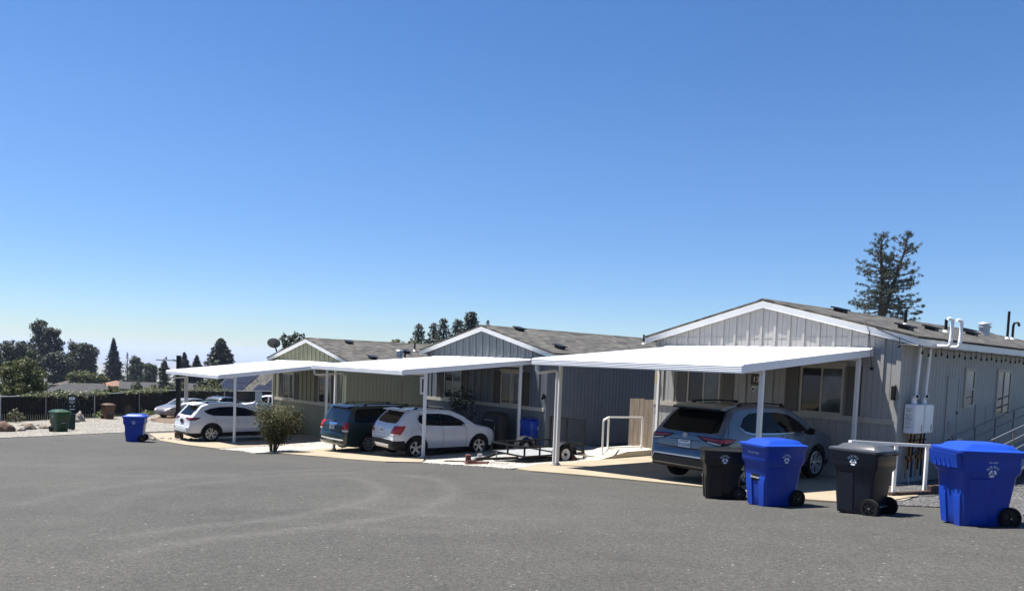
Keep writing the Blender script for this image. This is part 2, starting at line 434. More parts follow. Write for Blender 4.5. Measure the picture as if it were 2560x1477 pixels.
sheet('driveway', [(.16,18.47),(.55,17.88),(2.34,16.58),(4.07,15.17),(4.66,14.28),(5.27,13.13),(5.79,12.7),(7.05,13.15),(8.01,14.4),(7.46,14.71)]+P_(3, (.45,-1.2), (.3,0), (-7.25,0), (-7.3,-4.6)), .045, M['concrete'], skirt=.05)
sheet('gravel_bed', [(-11.15,28.06),(-10.79,27.61),(-9.87,27.12),(-9.05,26.1),(-8.44,26.64)]+P_(2, (-7.6,-4.6), (-7.2,0), (-7.2,4))+P_(1, (0,4), (-.1,0), (-.5,-4.9)), .035, M['gravel_white'], cell=.5, rag=.05)
sheet('gravel_bed', [(-2.53,21.34),(-2.39,21.1),(-1.15,19.75),(.06,18.58)]+P_(3, (-7.3,-4.3), (-7.25,-2.3), (-8.3,-1.5), (-9.5,-1.2), (-9.5,2))+P_(2, (.1,2), (.2,0), (-.5,-4.7)), .035, M['gravel_white'], cell=.5, rag=.05)
sheet('gravel_bed', [(5.79,12.7),(6.44,12.39),(7.27,12.03),(7.57,10.92),(8.6,9.2),(12,12),(20,16),(21,24),(22,30)]+P_(3, (.0,16), (-.05,0), (.4,-1.4))+[(7.46,14.71),(8.01,14.4),(7.05,13.15)], .03, M['gravel_dark'], cell=.5, rag=.04)
sheet('path', [(7.62,10.9),(8.1,9.7),(12,12.6),(13,15.0),(9.7,13.4)], .045, M['concrete'], skirt=.05)
sheet('path', P_(3, (-7.25,-2.6), (-7.25,2.2), (-8.35,2.2), (-8.35,-1.3), (-8.0,-2.2)), 0, M['concrete_pale'], skirt=.35, zf=lambda x, y: float(np.interp((x-8.947)*math.sin(R(50.59))+(y-17.243)*math.cos(R(50.59)), [-2.7, -1.1], [-2.80, -2.55])))
sheet('kerb_strip', [(-9.9,27.18),(-8.95,25.95),(-8.5,26.55),(-8.62,26.75),(-8.98,26.25),(-9.75,27.3)], .06, M['concrete_pale'], skirt=.06)

# ------------------------------------------------------------------ houses
def siding(m, axis, a, b, z0, zt, pos, out, pitch=.2032, gw=.014, gd=.011, mi=0):
    """grooved panel along u ('x') or v ('y') with a sloping top zt(t); out = +-1 outward side"""
    ts = [a]; k = math.ceil((a+1e-6)/pitch)
    while k*pitch < b-.02:
        if k*pitch-gw/2 > a+.005: ts += [k*pitch-gw/2, k*pitch-gw/2+.001, k*pitch+gw/2-.001, k*pitch+gw/2]
        k += 1
    ts.append(b)
    vs = []; fs = []
    for i, t in enumerate(ts):
        inn = (i-1) % 4 in (1, 2) and 0 < i < len(ts)-1
        p = pos-out*(gd if inn else 0)
        for z in (z0, zt(t)): vs.append((t, p, z) if axis == 'x' else (p, t, z))
    for i in range(len(ts)-1): fs.append((2*i, 2*i+2, 2*i+3, 2*i+1))
    m.add(vs, fs, mi)
def window(parent, axis, a, b, z0, z1, pos, out, split='v', frame='cream', trim=.05, panes=('glass', 'curtain_glass'), head=0, dep=.035):
    """framed window proud of a wall; split 'v' = slider, 'h' = hung"""
    def bx(mb, a0, a1, c0, c1, d0, d1, mi=0):
        lo, hi = sorted((pos+out*d0, pos+out*d1))
        if axis == 'x': mb.box(a0, a1, lo, hi, c0, c1, mi)
        else: mb.box(lo, hi, a0, a1, c0, c1, mi)
    f = MB(); w = trim
    bx(f, a, a+w, z0, z1, .001, dep); bx(f, b-w, b, z0, z1, .001, dep)
    bx(f, a+w, b-w, z1-w, z1, .001, dep); bx(f, a+w, b-w, z0, z0+w, .001, dep)
    md = (a+b)/2; mz = z0+(z1-z0)*.46
    if split == 'v': bx(f, md-.022, md+.022, z0+w, z1-w, .001, dep-.006)
    else: bx(f, a+w, b-w, mz-.028, mz+.028, .001, dep-.004)
    if head: bx(f, a-.05, b+.05, z1+.001, z1+head, .001, dep+.012)
    fo = f.build('window', M[frame], parent)
    if split == 'v': rects = ((a+w, md-.022, z0+w, z1-w), (md+.022, b-w, z0+w, z1-w))
    else: rects = ((a+w, b-w, z0+w, mz-.028), (a+w, b-w, mz+.028, z1-w))
    for r, pm in zip(rects, panes):
        q = MB(); bx(q, r[0], r[1], r[2], r[3], .001, .012 if pm == panes[0] else .018)
        q.build('pane', M[pm] if isinstance(pm, str) else pm, fo)
    return fo
def shutter(parent, a, b, z0, z1, pos, m):
    f = MB(); y0, y1 = pos-.03, pos-.001; w = .06; mz = z0+(z1-z0)*.48
    f.box(a, b, y0+.014, y1, z0, z1)
    for x0, x1, c0, c1 in ((a, a+w, z0, z1), (b-w, b, z0, z1), (a+w, b-w, z0, z0+w), (a+w, b-w, z1-w, z1), (a+w, b-w, mz-w/2, mz+w/2)):
        f.box(x0, x1, y0, y0+.0135, c0, c1)
    z = z0+w+.03
    while z < z1-w-.03:
        if abs(z-mz) > w/2+.03: f.box(a+w+.004, b-w-.004, y0+.004, y0+.0137, z-.012, z+.012)
        z += .05
    f.build('shutter', m, parent)
SL = .245
def house(h, name, label, wall, shut, shingle, trim):
    q = HF[h]; s = q['s']; L = q['L']
    H = thing(name, label, 'house', (q['p'][0], q['p'][1], q['zb']), -R(q['psi']))
    W = 7.2; c = -W/2; ap = 4.45*s; ev = ap-SL*s*4.02
    top = lambda u: ap-.17-SL*s*abs(u-c)
    zb0, zb1 = 1.40*s, 1.53*s
    m = MB()
    siding(m, 'x', -W, 0, -.9, lambda t: zb0+.02, 0, -1)
    siding(m, 'x', -W, c, zb0+.02, top, 0, -1); siding(m, 'x', c, 0, zb0+.02, top, 0, -1)
    siding(m, 'y', 0, L, -1.2, lambda t: top(0)+.02, 0, 1); siding(m, 'y', 0, L, -1.2, lambda t: top(0)+.02, -W, -1)
    siding(m, 'x', -W, c, -1.2, top, L, 1); siding(m, 'x', c, 0, -1.2, top, L, 1)
    m.build('wall', wall, H)
    # battens and the horizontal flashing line across the gable
    b = MB(); k = -17
    while k*.4064 < -.1:
        u = k*.4064
        if u > -W+.1:
            zt = min(top(u-.03), top(u+.03))-.01
            inwin = any(x0-.05 < u < x1+.05 for x0, x1 in ((-6.42, -4.40), (-2.87, -.90)))
            z0 = (2.90*s if inwin else zb1+.004)
            if zt > z0: b.box(u-.036, u+.036, -.036, -.001, z0, zt)
        k += 1
    b.box(-W+.1, -.1, -.012, -.0012, 3.425*s, 3.445*s)
    b.build('batten', wall, H)
    t = MB()
    t.box(-W-.02, -.075, -.045, -.002, zb0, zb1)
    t.build('belt_trim', trim, H)
    for side in ((( -.09, .022, -.026, -.001), (.0015, .022, -.001, .10)), ((-W-.022, -W+.09, -.026, -.001), (-W-.022, -W-.0015, -.001, .1))):
        cb = MB()
        for (u0, u1, v0, v1) in side: cb.box(u0, u1, v0, v1, -.9, top(0)-.02 if v1 > 0 else top(u1 if u0 < c else u0)-.03)
        cb.build('corner_board', wall, H)
    fa = MB(); e = 4.02; z_ = lambda u, d: ap-d-SL*s*abs(u-c)
    A_ = lambda d0, d1: [(c-e+.02, z_(c-e+.02, d0)), (c, z_(c, d0)), (c+e-.02, z_(c+e-.02, d0)), (c+e-.02, z_(c+e-.02, d1)), (c, z_(c, d1)), (c-e+.02, z_(c-e+.02, d1))]
    fa.prism(A_(.052, .225), 'y', -.125, -.095); fa.prism(A_(.052, .225), 'y', L+.095, L+.125)
    for sgn in (1, -1):
        u0 = c+sgn*(e-.02); u1 = u0-sgn*.028; lo, hi = min(u0, u1), max(u0, u1)
        fa.box(lo, hi, -.094, L+.094, z_(c+e, .21), z_(c+e-.02, .056))
    fa.build('fascia', M['white_trim'], H)
    so = MB()
    for sgn in (1, -1):
        u0, u1 = sorted((c+sgn*(W/2+.003), c+sgn*(e-.05)))
        so.box(u0, u1, -.09, L+.09, z_(c+e, .19), z_(c+e, .175))
    so.build('soffit', M['white_trim'], H)
    rf = MB()
    rf.prism([(c-e, z_(c-e, 0)), (c, ap), (c+e, z_(c+e, 0)), (c+e, z_(c+e, .05)), (c, ap-.05), (c-e, z_(c-e, .05))], 'y', -.16, L+.16)
    rp = [(c-.14, z_(c-.14, -.004)), (c, ap+.022), (c+.14, z_(c+.14, -.004)), (c+.14, z_(c+.14, .01)), (c, ap-.005), (c-.14, z_(c-.14, .01))]
    rf.prism(rp, 'y', -.168, L+.168)
    RF = rf.build('roof', shingle, H)
    def rz(u): return ap-SL*s*abs(u-c)
    hd = .11
    for a, b2 in ((-5.98, -4.85), (-2.44, -1.30)):
        window(H, 'x', a, b2, zb1+.004, 2.72*s, 0, -1, head=hd)
    for a, b2 in ((-6.40, -6.03), (-4.80, -4.43), (-2.86, -2.49), (-1.25, -.88)):
        shutter(H, a, b2, zb1+.01, 2.74*s, 0, shut)
    return H, RF, rz
def roof_vent(RF, rz, u, v):
    m = MB(); s = SL
    for (du, dz0, dz1, hw) in ((.0, .0, .08, .14), (.0, .08, .12, .20)):
        pts = [(-hw, -hw), (hw, -hw), (hw, hw), (-hw, hw)]
        vs = [(u+x, v+y, rz(u)-s*x+z) for z in (dz0, dz1) for x, y in pts]
        m.add(vs, [(0, 1, 2, 3), (4, 5, 6, 7), (0, 1, 5, 4), (1, 2, 6, 5), (2, 3, 7, 6), (3, 0, 4, 7)])
    m.build('roof_vent', M['black_metal'], RF)
def roof_pipe(RF, rz, u, v, hh, hook=False):
    z = rz(u)
    f = MB(); f.cyl((u, v, z-.02), (u, v, z+.06), .13, .06, 10, 0)
    f.build('pipe_flashing', M['galv'], RF, smooth=50)
    m = MB()
    if hook: m.tube([(u, v, z+.02), (u, v, z+hh-.12), (u+.03, v, z+hh-.02), (u+.1, v, z+hh), (u+.17, v, z+hh-.03), (u+.19, v, z+hh-.14)], .045, 8)
    else: m.cyl((u, v, z+.03), (u, v, z+hh), .045, n=8)
    m.build('vent_pipe', M['black_metal'], RF, smooth=50)
TAN = [(0, (.012, .011, .0095)), (.3, (.027, .025, .0215)), (.6, (.046, .043, .036)), (.85, (.075, .070, .059)), (1, (.044, .035, .028))]
sh3 = shingle_mat('brown_grey_shingles', TAN)
wall3 = mat('grey_siding_paint', (.268, .266, .26), .62, var=.06, vs=1.3, bump=.25, bs=35)
wall2 = mat('blue_siding_paint', (.090, .104, .120), .62, var=.06, vs=1.3, bump=.25, bs=35)
wall1 = mat('sage_siding_paint', (.160, .163, .105), .62, var=.06, vs=1.3, bump=.25, bs=35)
sh_m3 = mat('taupe_shutter_paint', (.085, .077, .067), .6)
sh_m2 = mat('brown_shutter_paint', (.04, .03, .022), .6)
H3, RF3, rz3 = house(3, 'mobile_home', 'pale grey mobile home with two wall water heaters, nearest of the three', wall3, sh_m3, sh3, M['cream'])
H2, RF2, rz2 = house(2, 'mobile_home', 'slate blue mobile home behind the black trailer and small white hatchback', wall2, sh_m2, sh3, M['cream'])
H1, RF1, rz1 = house(1, 'mobile_home', 'sage green mobile home with a satellite dish on its roof edge', wall1, sh_m2, sh3, M['cream'])
for o in (H1, H2, H3): o['group'] = 'mobile homes in a row'
for u, v in ((-3.05, 3.0), (-.62, 1.6), (-1.35, 5.0), (-2.5, 11.0), (-1.55, 8.6)): roof_vent(RF3, rz3, u, v)
for u, v in ((-3.15, 1.5), (-.35, .95), (-1.75, 9.1)): roof_vent(RF2, rz2, u, v)
for u, v in ((-2.95, 1.9), (-.2, 1.5), (-1.55, 4.4)): roof_vent(RF1, rz1, u, v)
roof_pipe(RF3, rz3, -1.75, 4.2, .42); roof_pipe(RF3, rz3, -1.35, 6.0, .38)
roof_pipe(RF3, rz3, -2.1, 13.6, 1.0); roof_pipe(RF3, rz3, -2.15, 14.3, .62, True)
roof_pipe(RF2, rz2, -2.25, 8.4, .42)
roof_pipe(RF1, rz1, -2.05, 5.3, .40); roof_pipe(RF1, rz1, -.3, 3.42, .42)
def cowl(RF, rz, u, v, w, hh):
    z = rz(u); m = MB()
    m.cyl((u, v, z-.05), (u, v, z+hh), w, n=12); m.cyl((u, v, z+hh*.72), (u, v, z+hh*.86), w*1.25, n=12)
    m.cyl((u, v, z+hh+.03), (u, v, z+hh+.07), w*1.35, w*1.1, n=12); m.cyl((u, v, z+hh), (u, v, z+hh+.03), w*.6, n=8)
    m.build('roof_flue', M['galv'], RF, smooth=40)
cowl(RF3, rz3, -2.2, 11.6, .17, .36); cowl(RF1, rz1, -.1, 2.95, .15, .42)

# side details of the grey house
window(H3, 'y', 3.86, 4.57, 1.78, 2.84, 0, 1, 'h', 'cream', .085)
window(H3, 'y', 6.22, 7.36, 1.51, 2.86, 0, 1, 'v', 'cream', .085)
window(H3, 'y', 9.2, 10.3, 1.78, 2.86, 0, 1, 'v', 'cream', .085)
def panel(parent, name, v0, v1, z0, z1, m, w=.05):
    d = MB(); d.box(.001, .012, v0+w, v1-w, z0+w, z1-w)
    for a in ((v0, v0+w, z0, z1), (v1-w, v1, z0, z1), (v0+w, v1-w, z1-w, z1), (v0+w, v1-w, z0, z0+w)): d.box(.001, .026, *a)
    return d.build(name, m, parent)
dr = panel(H3, 'utility_door', 2.75, 3.52, .72, 2.60, wall3)
q = MB(); q.box(.0125, .02, 2.95, 3.25, 1.12, 1.42)
for k in range(7): q.box(.0205, .03, 2.97, 3.23, 1.14+k*.04, 1.155+k*.04)
q.build('louvre', wall3, dr)
q = MB(); q.box(.013, .05, 3.43, 3.46, 1.62, 1.67); q.build('handle', M['black_metal'], dr)
panel(H3, 'access_panel', 4.75, 5.55, 1.18, 1.86, wall3)
panel(H1, 'utility_door', 3.1, 4.15, .75, 2.75, wall1)
window(H1, 'y', 4.15, 5.3, 2.02*1.05, 2.85*1.05, 0, 1, 'v', 'white_trim', .11)
window(H2, 'y', 11.9, 12.9, 1.2, 2.75, 0, 1, 'h', 'white_trim', .12)
panel(H2, 'access_panel', 3.6, 4.2, .25, .7, wall2)
for P, v0, w in ((H2, 6.0, wall2), (H1, 8.0, wall1), (H3, 8.0, wall3)):
    q = MB(); q.box(.001, .008, .12, v0*2, .62, .64); q.build('siding_seam', w, P)
q = MB(); q.box(-.001, .16, 3.2, 3.55, .62, 1.0); q.box(.001, .10, 3.22, 3.5, -.3, .6); q.cyl((.16, 3.38, .84), (.27, 3.38, .84), .085, n=14)
q.build('electric_meter', M['galv'], H3, smooth=40)
q = MB(); q.box(-.12, -.045, -.1, -.027, 1.98, 2.34); q.box(-.13, -.035, -.115, -.1005, 2.0, 2.32)
q.build('wall_box', M['black'], H3, bevel=.008)
def lamp(P, u, v, z):
    q = MB(); q.cyl((u, v, z), (u, v-.05, z), .06, n=10); q.cyl((u, v-.05, z+.03), (u, v-.14, z+.09), .045, .06, n=10); q.cyl((u, v-.05, z-.03), (u, v-.13, z-.09), .035, .05, n=10)
    q.build('wall_light', M['black'], P, smooth=40)
lamp(H2, -.06, -.03, 1.98)
def letters(P, name, s, size, u, v, z, m, thick=.004):
    """raised lettering on the front wall (faces -v)"""
    vs, fs = text_geo(s, size)
    q = MB(); q.add([(u+x, v-thick, z+y) for x, y in vs], fs); return q.build(name, m, P)
pq = MB(); pq.box(-3.86, -3.54, -.06, -.03, 2.16, 2.48)
po = pq.build('number_plaque', mat('dark_red_plaque', (.03, .012, .012), .5), H3)
letters(po, 'house_number', '13', .21, -3.70, -.061, 2.24, M['white_trim'])
q = MB(); q.box(-3.76, -3.62, -.10, -.03, 2.03, 2.13); q.cyl((-3.69, -.08, 2.08), (-3.69, -.19, 2.05), .05, .06, n=12)
q.cyl((-3.69, -.19, 2.05), (-3.69, -.195, 2.049), .04, n=12, mi=1)
q.build('security_camera', [M['white'], M['black']], H3, smooth=40)
letters(H3, 'corner_number', '1', .16, -7.15, -.028, 1.28, M['ink']); letters(H3, 'corner_number', '3', .16, -7.15, -.028, 1.10, M['ink'])
letters(H2, 'house_number', '1', .26, -4.28, -.025, 2.52, M['black']); letters(H2, 'house_number', '2', .30, -4.05, -.025, 2.30, M['black'])
q = MB(); q.box(-7.14, -7.06, -.12, -.03, 2.05, 2.33); q.build('corner_lamp', mat('amber_lamp_glass', (.35, .27, .12), .4), H3)

# ------------------------------------------------------------------ carports
def carport(h, label, u0, u1, vf, zf, zr, up0, up1, vp, spout=None):
    C, org = hthing(h, 'carport', label, 'carport', (u0+u1)/2, vp, gl(h, (u0+u1)/2, vp), 'white carports in front of the homes')
    sl = (zr-zf)/(-vf); zt = lambda v: zr+sl*v
    prof = []; n = int((u1-u0-.08)/.29); du = (u1-u0-.08)/n; x = u0+.04
    prof.append((x, 0))
    for k in range(n):
        a = x+k*du
        prof += [(a+du*.40, 0), (a+du*.44, .032), (a+du*.54, .032), (a+du*.55, -.03), (a+du*.63, -.03), (a+du*.64, 0)]
    prof.append((u1-.04, 0))
    d = MB(); vb = -.005
    vs = []
    for v in (vf+.05, vb):
        for (u, dz) in prof: vs.append((u, v, zt(v)+dz-.03))
        vs += [(prof[-1][0], v, zt(v)-.075), (prof[0][0], v, zt(v)-.075)]
    m_ = len(prof)+2
    d.add(vs, [(i, (i+1) % m_, m_+(i+1) % m_, m_+i) for i in range(m_)]+[tuple(range(m_)), tuple(range(m_, 2*m_))])
    d.build('roof_panel', M['deck'], C, org=org)
    # front gutter with three rolled ridges, side fascias, wall flashing
    gz = zf; gp = [(vf+.05, gz), (vf, gz)]
    for k in range(4):
        z = gz-.012-k*.036
        gp += [(vf-.003, z), (vf-.016, z-.009), (vf-.016, z-.016), (vf-.001, z-.027)]
    gp += [(vf+.002, gz-.165), (vf+.05, gz-.165)]
    f = MB(); f.prism(gp, 'x', u0, u1); f.build('gutter', M['white'], C, org=org)
    for ua, ub in ((u0, u0+.035), (u1-.035, u1)):
        f = MB(); f.prism([(vf+.051, zt(vf+.05)+.012), (-.03, zt(-.03)+.012), (-.03, zt(-.03)-.155), (vf+.051, zt(vf+.05)-.155)], 'x', ua, ub)
        f.prism([(vf+.06, zt(vf+.06)-.06), (-.04, zt(-.04)-.06), (-.04, zt(-.04)-.07), (vf+.06, zt(vf+.06)-.07)], 'x', ua-.004, ub+.004)
        f.build('side_fascia', M['white'], C, org=org)
    f = MB(); f.prism([(-.03, zr+.05), (-.004, zr+.05), (-.004, zr-.16), (-.17, zr-.16+sl*-.17+.14), (-.17, zr+.014-sl*.17), (-.03, zr+.035)], 'x', u0, u1); f.build('wall_flashing', M['deck'], C, org=org)
    for v, ua, ub in ((vp, up0-.10, up1+.03), (-.5, up0-.1, up1+.03)):
        z = zt(v)-.077
        f = MB(); f.box(ua, ub, v-.05, v+.05, z-.15, z); f.box(ua-.03, ub+.03, v-.06, v+.06, z-.16, z-.1501)
        f.build('beam', M['post'], C, org=org)
        for u in (up0, up1):
            zg = gl(h, u, v)+.046
            p = MB(); p.box(u-.043, u+.043, v-.043, v+.043, zg, z-.1602)
            po = p.build('post', M['post'], C, bevel=.006, org=org)
            p = MB(); p.box(u-.17, u+.17, v-.05, v+.05, zg-.01, zg+.012)
            for du_ in (-.13, .13): p.cyl((u+du_, v, zg+.0125), (u+du_, v, zg+.035), .02, n=6)
            p.box(u-.06, u+.06, v-.06, v+.06, zg+.0125, zg+.06)
            p.build('base_plate', M['galv'], po, org=(org[0], org[1], org[2]))
    if spout:
        ua, ub, vb = spout; z0 = gz-.166; zd = zt(vp)-.38
        p = MB(); p.tube([(ua, vf+.06, z0), (ua, vf+.06, z0-.13), (ua+.03, vf+.1, z0-.2), (ub, vb-.04, zd), (ub, vb, zd-.06), (ub, vb, gl(h, ub, vb)+.1)], .035, 8)
        p.build('downspout', M['post'], C, smooth=50, org=org)
    return C
carport(3, 'nearest white carport sheltering the steel blue vehicle', -6.83, -.64, -5.36, 2.634, 3.15, -6.66, -.74, -4.5, (-6.72, -6.68, -4.60))
carport(2, 'middle white carport over the dark van and white hatchback', -6.72, -.78, -5.66, 2.77, 3.255, -6.62, -.86, -4.7, (-6.6, -6.45, -4.45))
carport(1, 'farthest white carport attached to the sage green home', -6.62, -.75, -5.56, 2.885, 3.50, -6.1, -.86, -4.8, (-6.5, -6.1, -4.88))

# ------------------------------------------------------------------ vehicles
def interp(pts, x):
    return float(np.interp(x, [p[0] for p in pts], [p[1] for p in pts]))
class Car:
    """x forward from the rear bumper, y left, z up; right-hand side is y < 0"""
    def __init__(s, name, label, x, y, head, L, W, H, top, bot, plan, prof, ro, wb, tr, paint, clad=0., group=None, cls='car', tilt=0, rearclad=None):
        s.L, s.W, s.H, s.ro, s.wb, s.tr = L, W, H, ro, wb, tr
        s.plan, s.prof, s.top, s.bot = plan, prof, top, bot
        s.E = thing(name, label, cls, (x, y, g(x, y)+.05), head, group)
        s.E.rotation_euler = (0, tilt, head)
        s.org = (ro, 0, 0)
        s.paint = paint
        s.rearclad = rearclad; s.body(clad)
    def hw(s, x, z): return s.W/2*interp(s.plan, x)*interp(s.prof, z)
    def body(s, clad):
        xs = sorted(set([round(v, 4) for v in list(np.arange(.3, s.L-.2, .09))+[p[0] for p in s.top]+[p[0] for p in s.plan]+[p[0] for p in s.bot]]))
        rings = []
        for x in xs:
            zb, zt = interp(s.bot, x), interp(s.top, x)
            half = []; rc = min(.09, (zt-zb)*.25)
            nz = 18
            brk = [(0, zb)]
            for kk, zc in ((3, clad), (7, s.rearclad[1] if s.rearclad else (clad+.22 if clad else 0))):
                if zc and brk[-1][1]+.01 < zc < zt-rc-.01: brk.append((kk, zc))
            brk.append((nz, zt-rc)); zs = [interp(brk, k) for k in range(nz+1)]
            half += [(0, zb), (s.hw(x, zb)*.55, zb)]
            half += [(s.hw(x, z)-(.03 if i == 0 else 0), z) for i, z in enumerate(zs)]
            w = s.hw(x, zt-rc)
            for a in (25, 50, 75):
                half.append((w-rc*(1-math.cos(R(a)))*1.3, zt-rc+rc*math.sin(R(a))*.82))
            wi = w-rc*1.4
            for t in (.85, .6, .3): half.append((wi*t, zt-rc*.18+rc*.18*(1-t*t)))
            half.append((0, zt))
            ring = [(x, -y, z) for y, z in half]+[(x, y, z) for y, z in half[-2:0:-1]]
            rings.append(ring)
        mb = MB(); mb.loft(rings)
        o = mb.build('body', [s.paint, M['cladding'], M['black']], s.E, smooth=38, org=s.org)
        # wheel wells
        rw = s.tr
        cut = MB()
        for wx in (s.ro, s.ro+s.wb):
            for sg in (1, -1):
                cut.cyl((wx, sg*(s.W/2-.30), rw), (wx, sg*(s.W/2+.2), rw), rw+.065, n=36)
        co = cut.build('wells', M['black'], s.E, org=s.org)
        bm = bmesh.new(); bm.from_mesh(o.data); s.bvh = BVHTree.FromBMesh(bm); bm.free()
        bo = o.modifiers.new('w', 'BOOLEAN'); bo.object = co; bo.operation = 'DIFFERENCE'; bo.solver = 'EXACT'
        dg = bpy.context.evaluated_depsgraph_get(); dg.update()
        me = bpy.data.meshes.new_from_object(o.evaluated_get(dg)); o.modifiers.clear()
        old = o.data; o.data = me; bpy.data.meshes.remove(old)
        bpy.data.objects.remove(co)
        me.materials.clear()
        for m in (s.paint, M['cladding'], M['black']): me.materials.append(m)
        for p in me.polygons:
            c = p.center+Vector(s.org); k = 0
            for wx in (s.ro, s.ro+s.wb):
                d = math.hypot(c.x-wx, c.z-rw)
                if d < rw+.067 and abs(c.y) > s.W/2-.32 and (abs(p.normal.y) < .5 or abs(c.y) < s.W/2-.25): k = 2
            if k == 0 and clad and c.z < clad: k = 1
            if k == 0 and s.rearclad and c.x < s.rearclad[0]-.25*max(0, c.z-.45) and c.z < s.rearclad[1]: k = 1
            if k == 0 and p.normal.z < -.8 and c.z < .5: k = 2
            p.material_index = k
        s.o = o
    def proj(s, name, poly, view, m, off=.004, parent=None, cell=.07):
        """lay a flat outline on the body, seen from 'right', 'left', 'rear' or 'front'"""
        bm = bmesh.new()
        f = bm.faces.new([bm.verts.new((p[0], p[1], 0)) for p in poly]); bmesh.ops.triangulate(bm, faces=[f])
        for ax in (0, 1):
            a = [p[ax] for p in poly]
            for t in np.arange(min(a)+cell, max(a), cell):
                co = [0, 0, 0]; co[ax] = t; no = [0, 0, 0]; no[ax] = 1
                bmesh.ops.bisect_plane(bm, geom=bm.verts[:]+bm.edges[:]+bm.faces[:], plane_co=co, plane_no=no)
        bad = []
        for v in bm.verts:
            a, b = v.co.x, v.co.y
            if view == 'right': o, d = (a, -3, b), (0, 1, 0)
            elif view == 'left': o, d = (a, 3, b), (0, -1, 0)
            elif view == 'rear': o, d = (-3, a, b), (1, 0, 0)
            elif view in ('corner_r', 'corner_l'):
                sg = -1 if view == 'corner_r' else 1; q = a/math.sqrt(2); o, d = (q-3, sg*(q+3), b), (.7071, -sg*.7071, 0)
            elif view == 'top': o, d = (a, b, 4), (0, 0, -1)
            else: o, d = (9, a, b), (-1, 0, 0)
            h = s.bvh.ray_cast(Vector(o)-Vector(s.org), Vector(d))
            if h[0] is None: bad.append(v); continue
            n = h[1] if h[1].dot(Vector(d)) < 0 else -h[1]
            v.co = h[0]+n*off
        bmesh.ops.delete(bm, geom=bad, context='VERTS')
        bmesh.ops.recalc_face_normals(bm, faces=bm.faces)
        vd = {'right': Vector((0, -1, 0)), 'left': Vector((0, 1, 0)), 'rear': Vector((-1, 0, 0)), 'front': Vector((1, 0, 0)), 'top': Vector((0, 0, 1)), 'corner_r': Vector((-1, -1, 0)), 'corner_l': Vector((-1, 1, 0))}[view]
        for f in bm.faces:
            if f.normal.dot(vd) < 0: f.normal_flip()
            f.smooth = True
        me = bpy.data.meshes.new(name); bm.to_mesh(me); bm.free(); me.materials.append(m)
        ob = bpy.data.objects.new(name, me); COL.objects.link(ob); ob.parent = parent or s.E
        return ob
    def corner(s, name, rear, side, m, **k):
        """one outline wrapped round a rear corner: rear points (|y|, z), then side points (x, z)"""
        r2 = math.sqrt(2); out = []
        poly = [((.04+y)/r2, z) for y, z in rear[0]]+[((x+s.hw(max(x, .1), z))/r2, z) for x, z in side]+[((.04+y)/r2, z) for y, z in rear[1]]
        return [s.proj(name, poly, v, m, cell=.045, **k) for v in ('corner_r', 'corner_l')]
    def both(s, name, poly, m, **k):
        s.proj(name, poly, 'right', m, **k); s.proj(name, poly, 'left', m, **k)
    def line(s, name, pts, view, m, w=.012, **k):
        """a narrow seam along a polyline"""
        L, Rr = [], []
        for i, p in enumerate(pts):
            a = pts[max(i-1, 0)]; b = pts[min(i+1, len(pts)-1)]
            d = Vector((b[0]-a[0], b[1]-a[1])).normalized(); n = (-d.y*w/2, d.x*w/2)
            L.append((p[0]+n[0], p[1]+n[1])); Rr.append((p[0]-n[0], p[1]-n[1]))
        return s.proj(name, L+Rr[::-1], view, m, **k)
    def wheels(s, rim, spokes, rr=.70, black=False, split=True, wid=.22):
        r = s.tr
        ty = MB(); b = wid/2
        ty.lathe([(r*rr, -b*.8), (r*rr+.02, -b), (r*.93, -b), (r*.985, -b*.8), (r, -b*.5), (r, b*.5), (r*.985, b*.8), (r*.93, b), (r*rr+.02, b), (r*rr, b*.8)], (0, 0, 0), 'y', 36)
        ri = MB(); q = r*rr
        ri.lathe([(q+.004, -b*.7), (q+.002, -b*.86), (q-.018, -b*.9), (q-.024, -b*.6), (q-.03, b*.7)], (0, 0, 0), 'y', 36)
        ri.lathe([(0, -b*.72), (.05, -b*.72), (.062, -b*.6), (.062, -b*.3), (0, -b*.3)], (0, 0, 0), 'y', 16)
        for k in range(spokes):
            for dd in ((-.10, .10) if split else (0,)):
                a = 2*math.pi*k/spokes+.3; a2 = a+dd*2.6*(1 if split else 0); a1 = a+dd*1.0
                p0 = (.05*math.cos(a1), -b*.62, .05*math.sin(a1)); p1 = ((q-.012)*math.cos(a2), -b*.74, (q-.012)*math.sin(a2))
                ri.bar(p0, p1, .03, .034 if split else .07, up=(0, 1, 0)) if False else ri.add(*spoke(p0, p1, .034 if split else .06, .05 if split else .085, .03))
        di = MB(); di.cyl((0, -b*.1, 0), (0, b*.1, 0), q-.03, n=30)
        first = None
        for wx in (s.ro, s.ro+s.wb):
            for sg in (-1, 1):
                E = ty.build('wheel', M['rubber'], s.E, smooth=40) if first is None else copy_tree(first, s.E)
                if first is None:
                    ri.build('rim', M['black'] if black else rim, E, smooth=40); di.build('brake_disc', M['black'], E)
                    first = E
                E.location = (wx-s.ro, sg*(s.W/2-b-.012), r); E.rotation_euler = (0, 0, 0 if sg < 0 else math.pi)
    def mirrors(s, x, z, m):
        for sg in (-1, 1):
            y = sg*(s.hw(x, z)-.015)
            q = MB(); q.loft([rr_yz(x-.02, y+sg*.03, z+.02, .05, .04), rr_yz(x, y+sg*.06, z+.05, .09, .06), rr_yz(x+.05, y+sg*.15, z+.07, .24, .17), rr_yz(x+.02, y+sg*.27, z+.07, .16, .12)])
            q.build('wing_mirror', m, s.E, smooth=50, org=s.org)
    def put(s, name, mb, m, parent=None, **k):
        return mb.build(name, m, parent or s.E, org=s.org, **k)
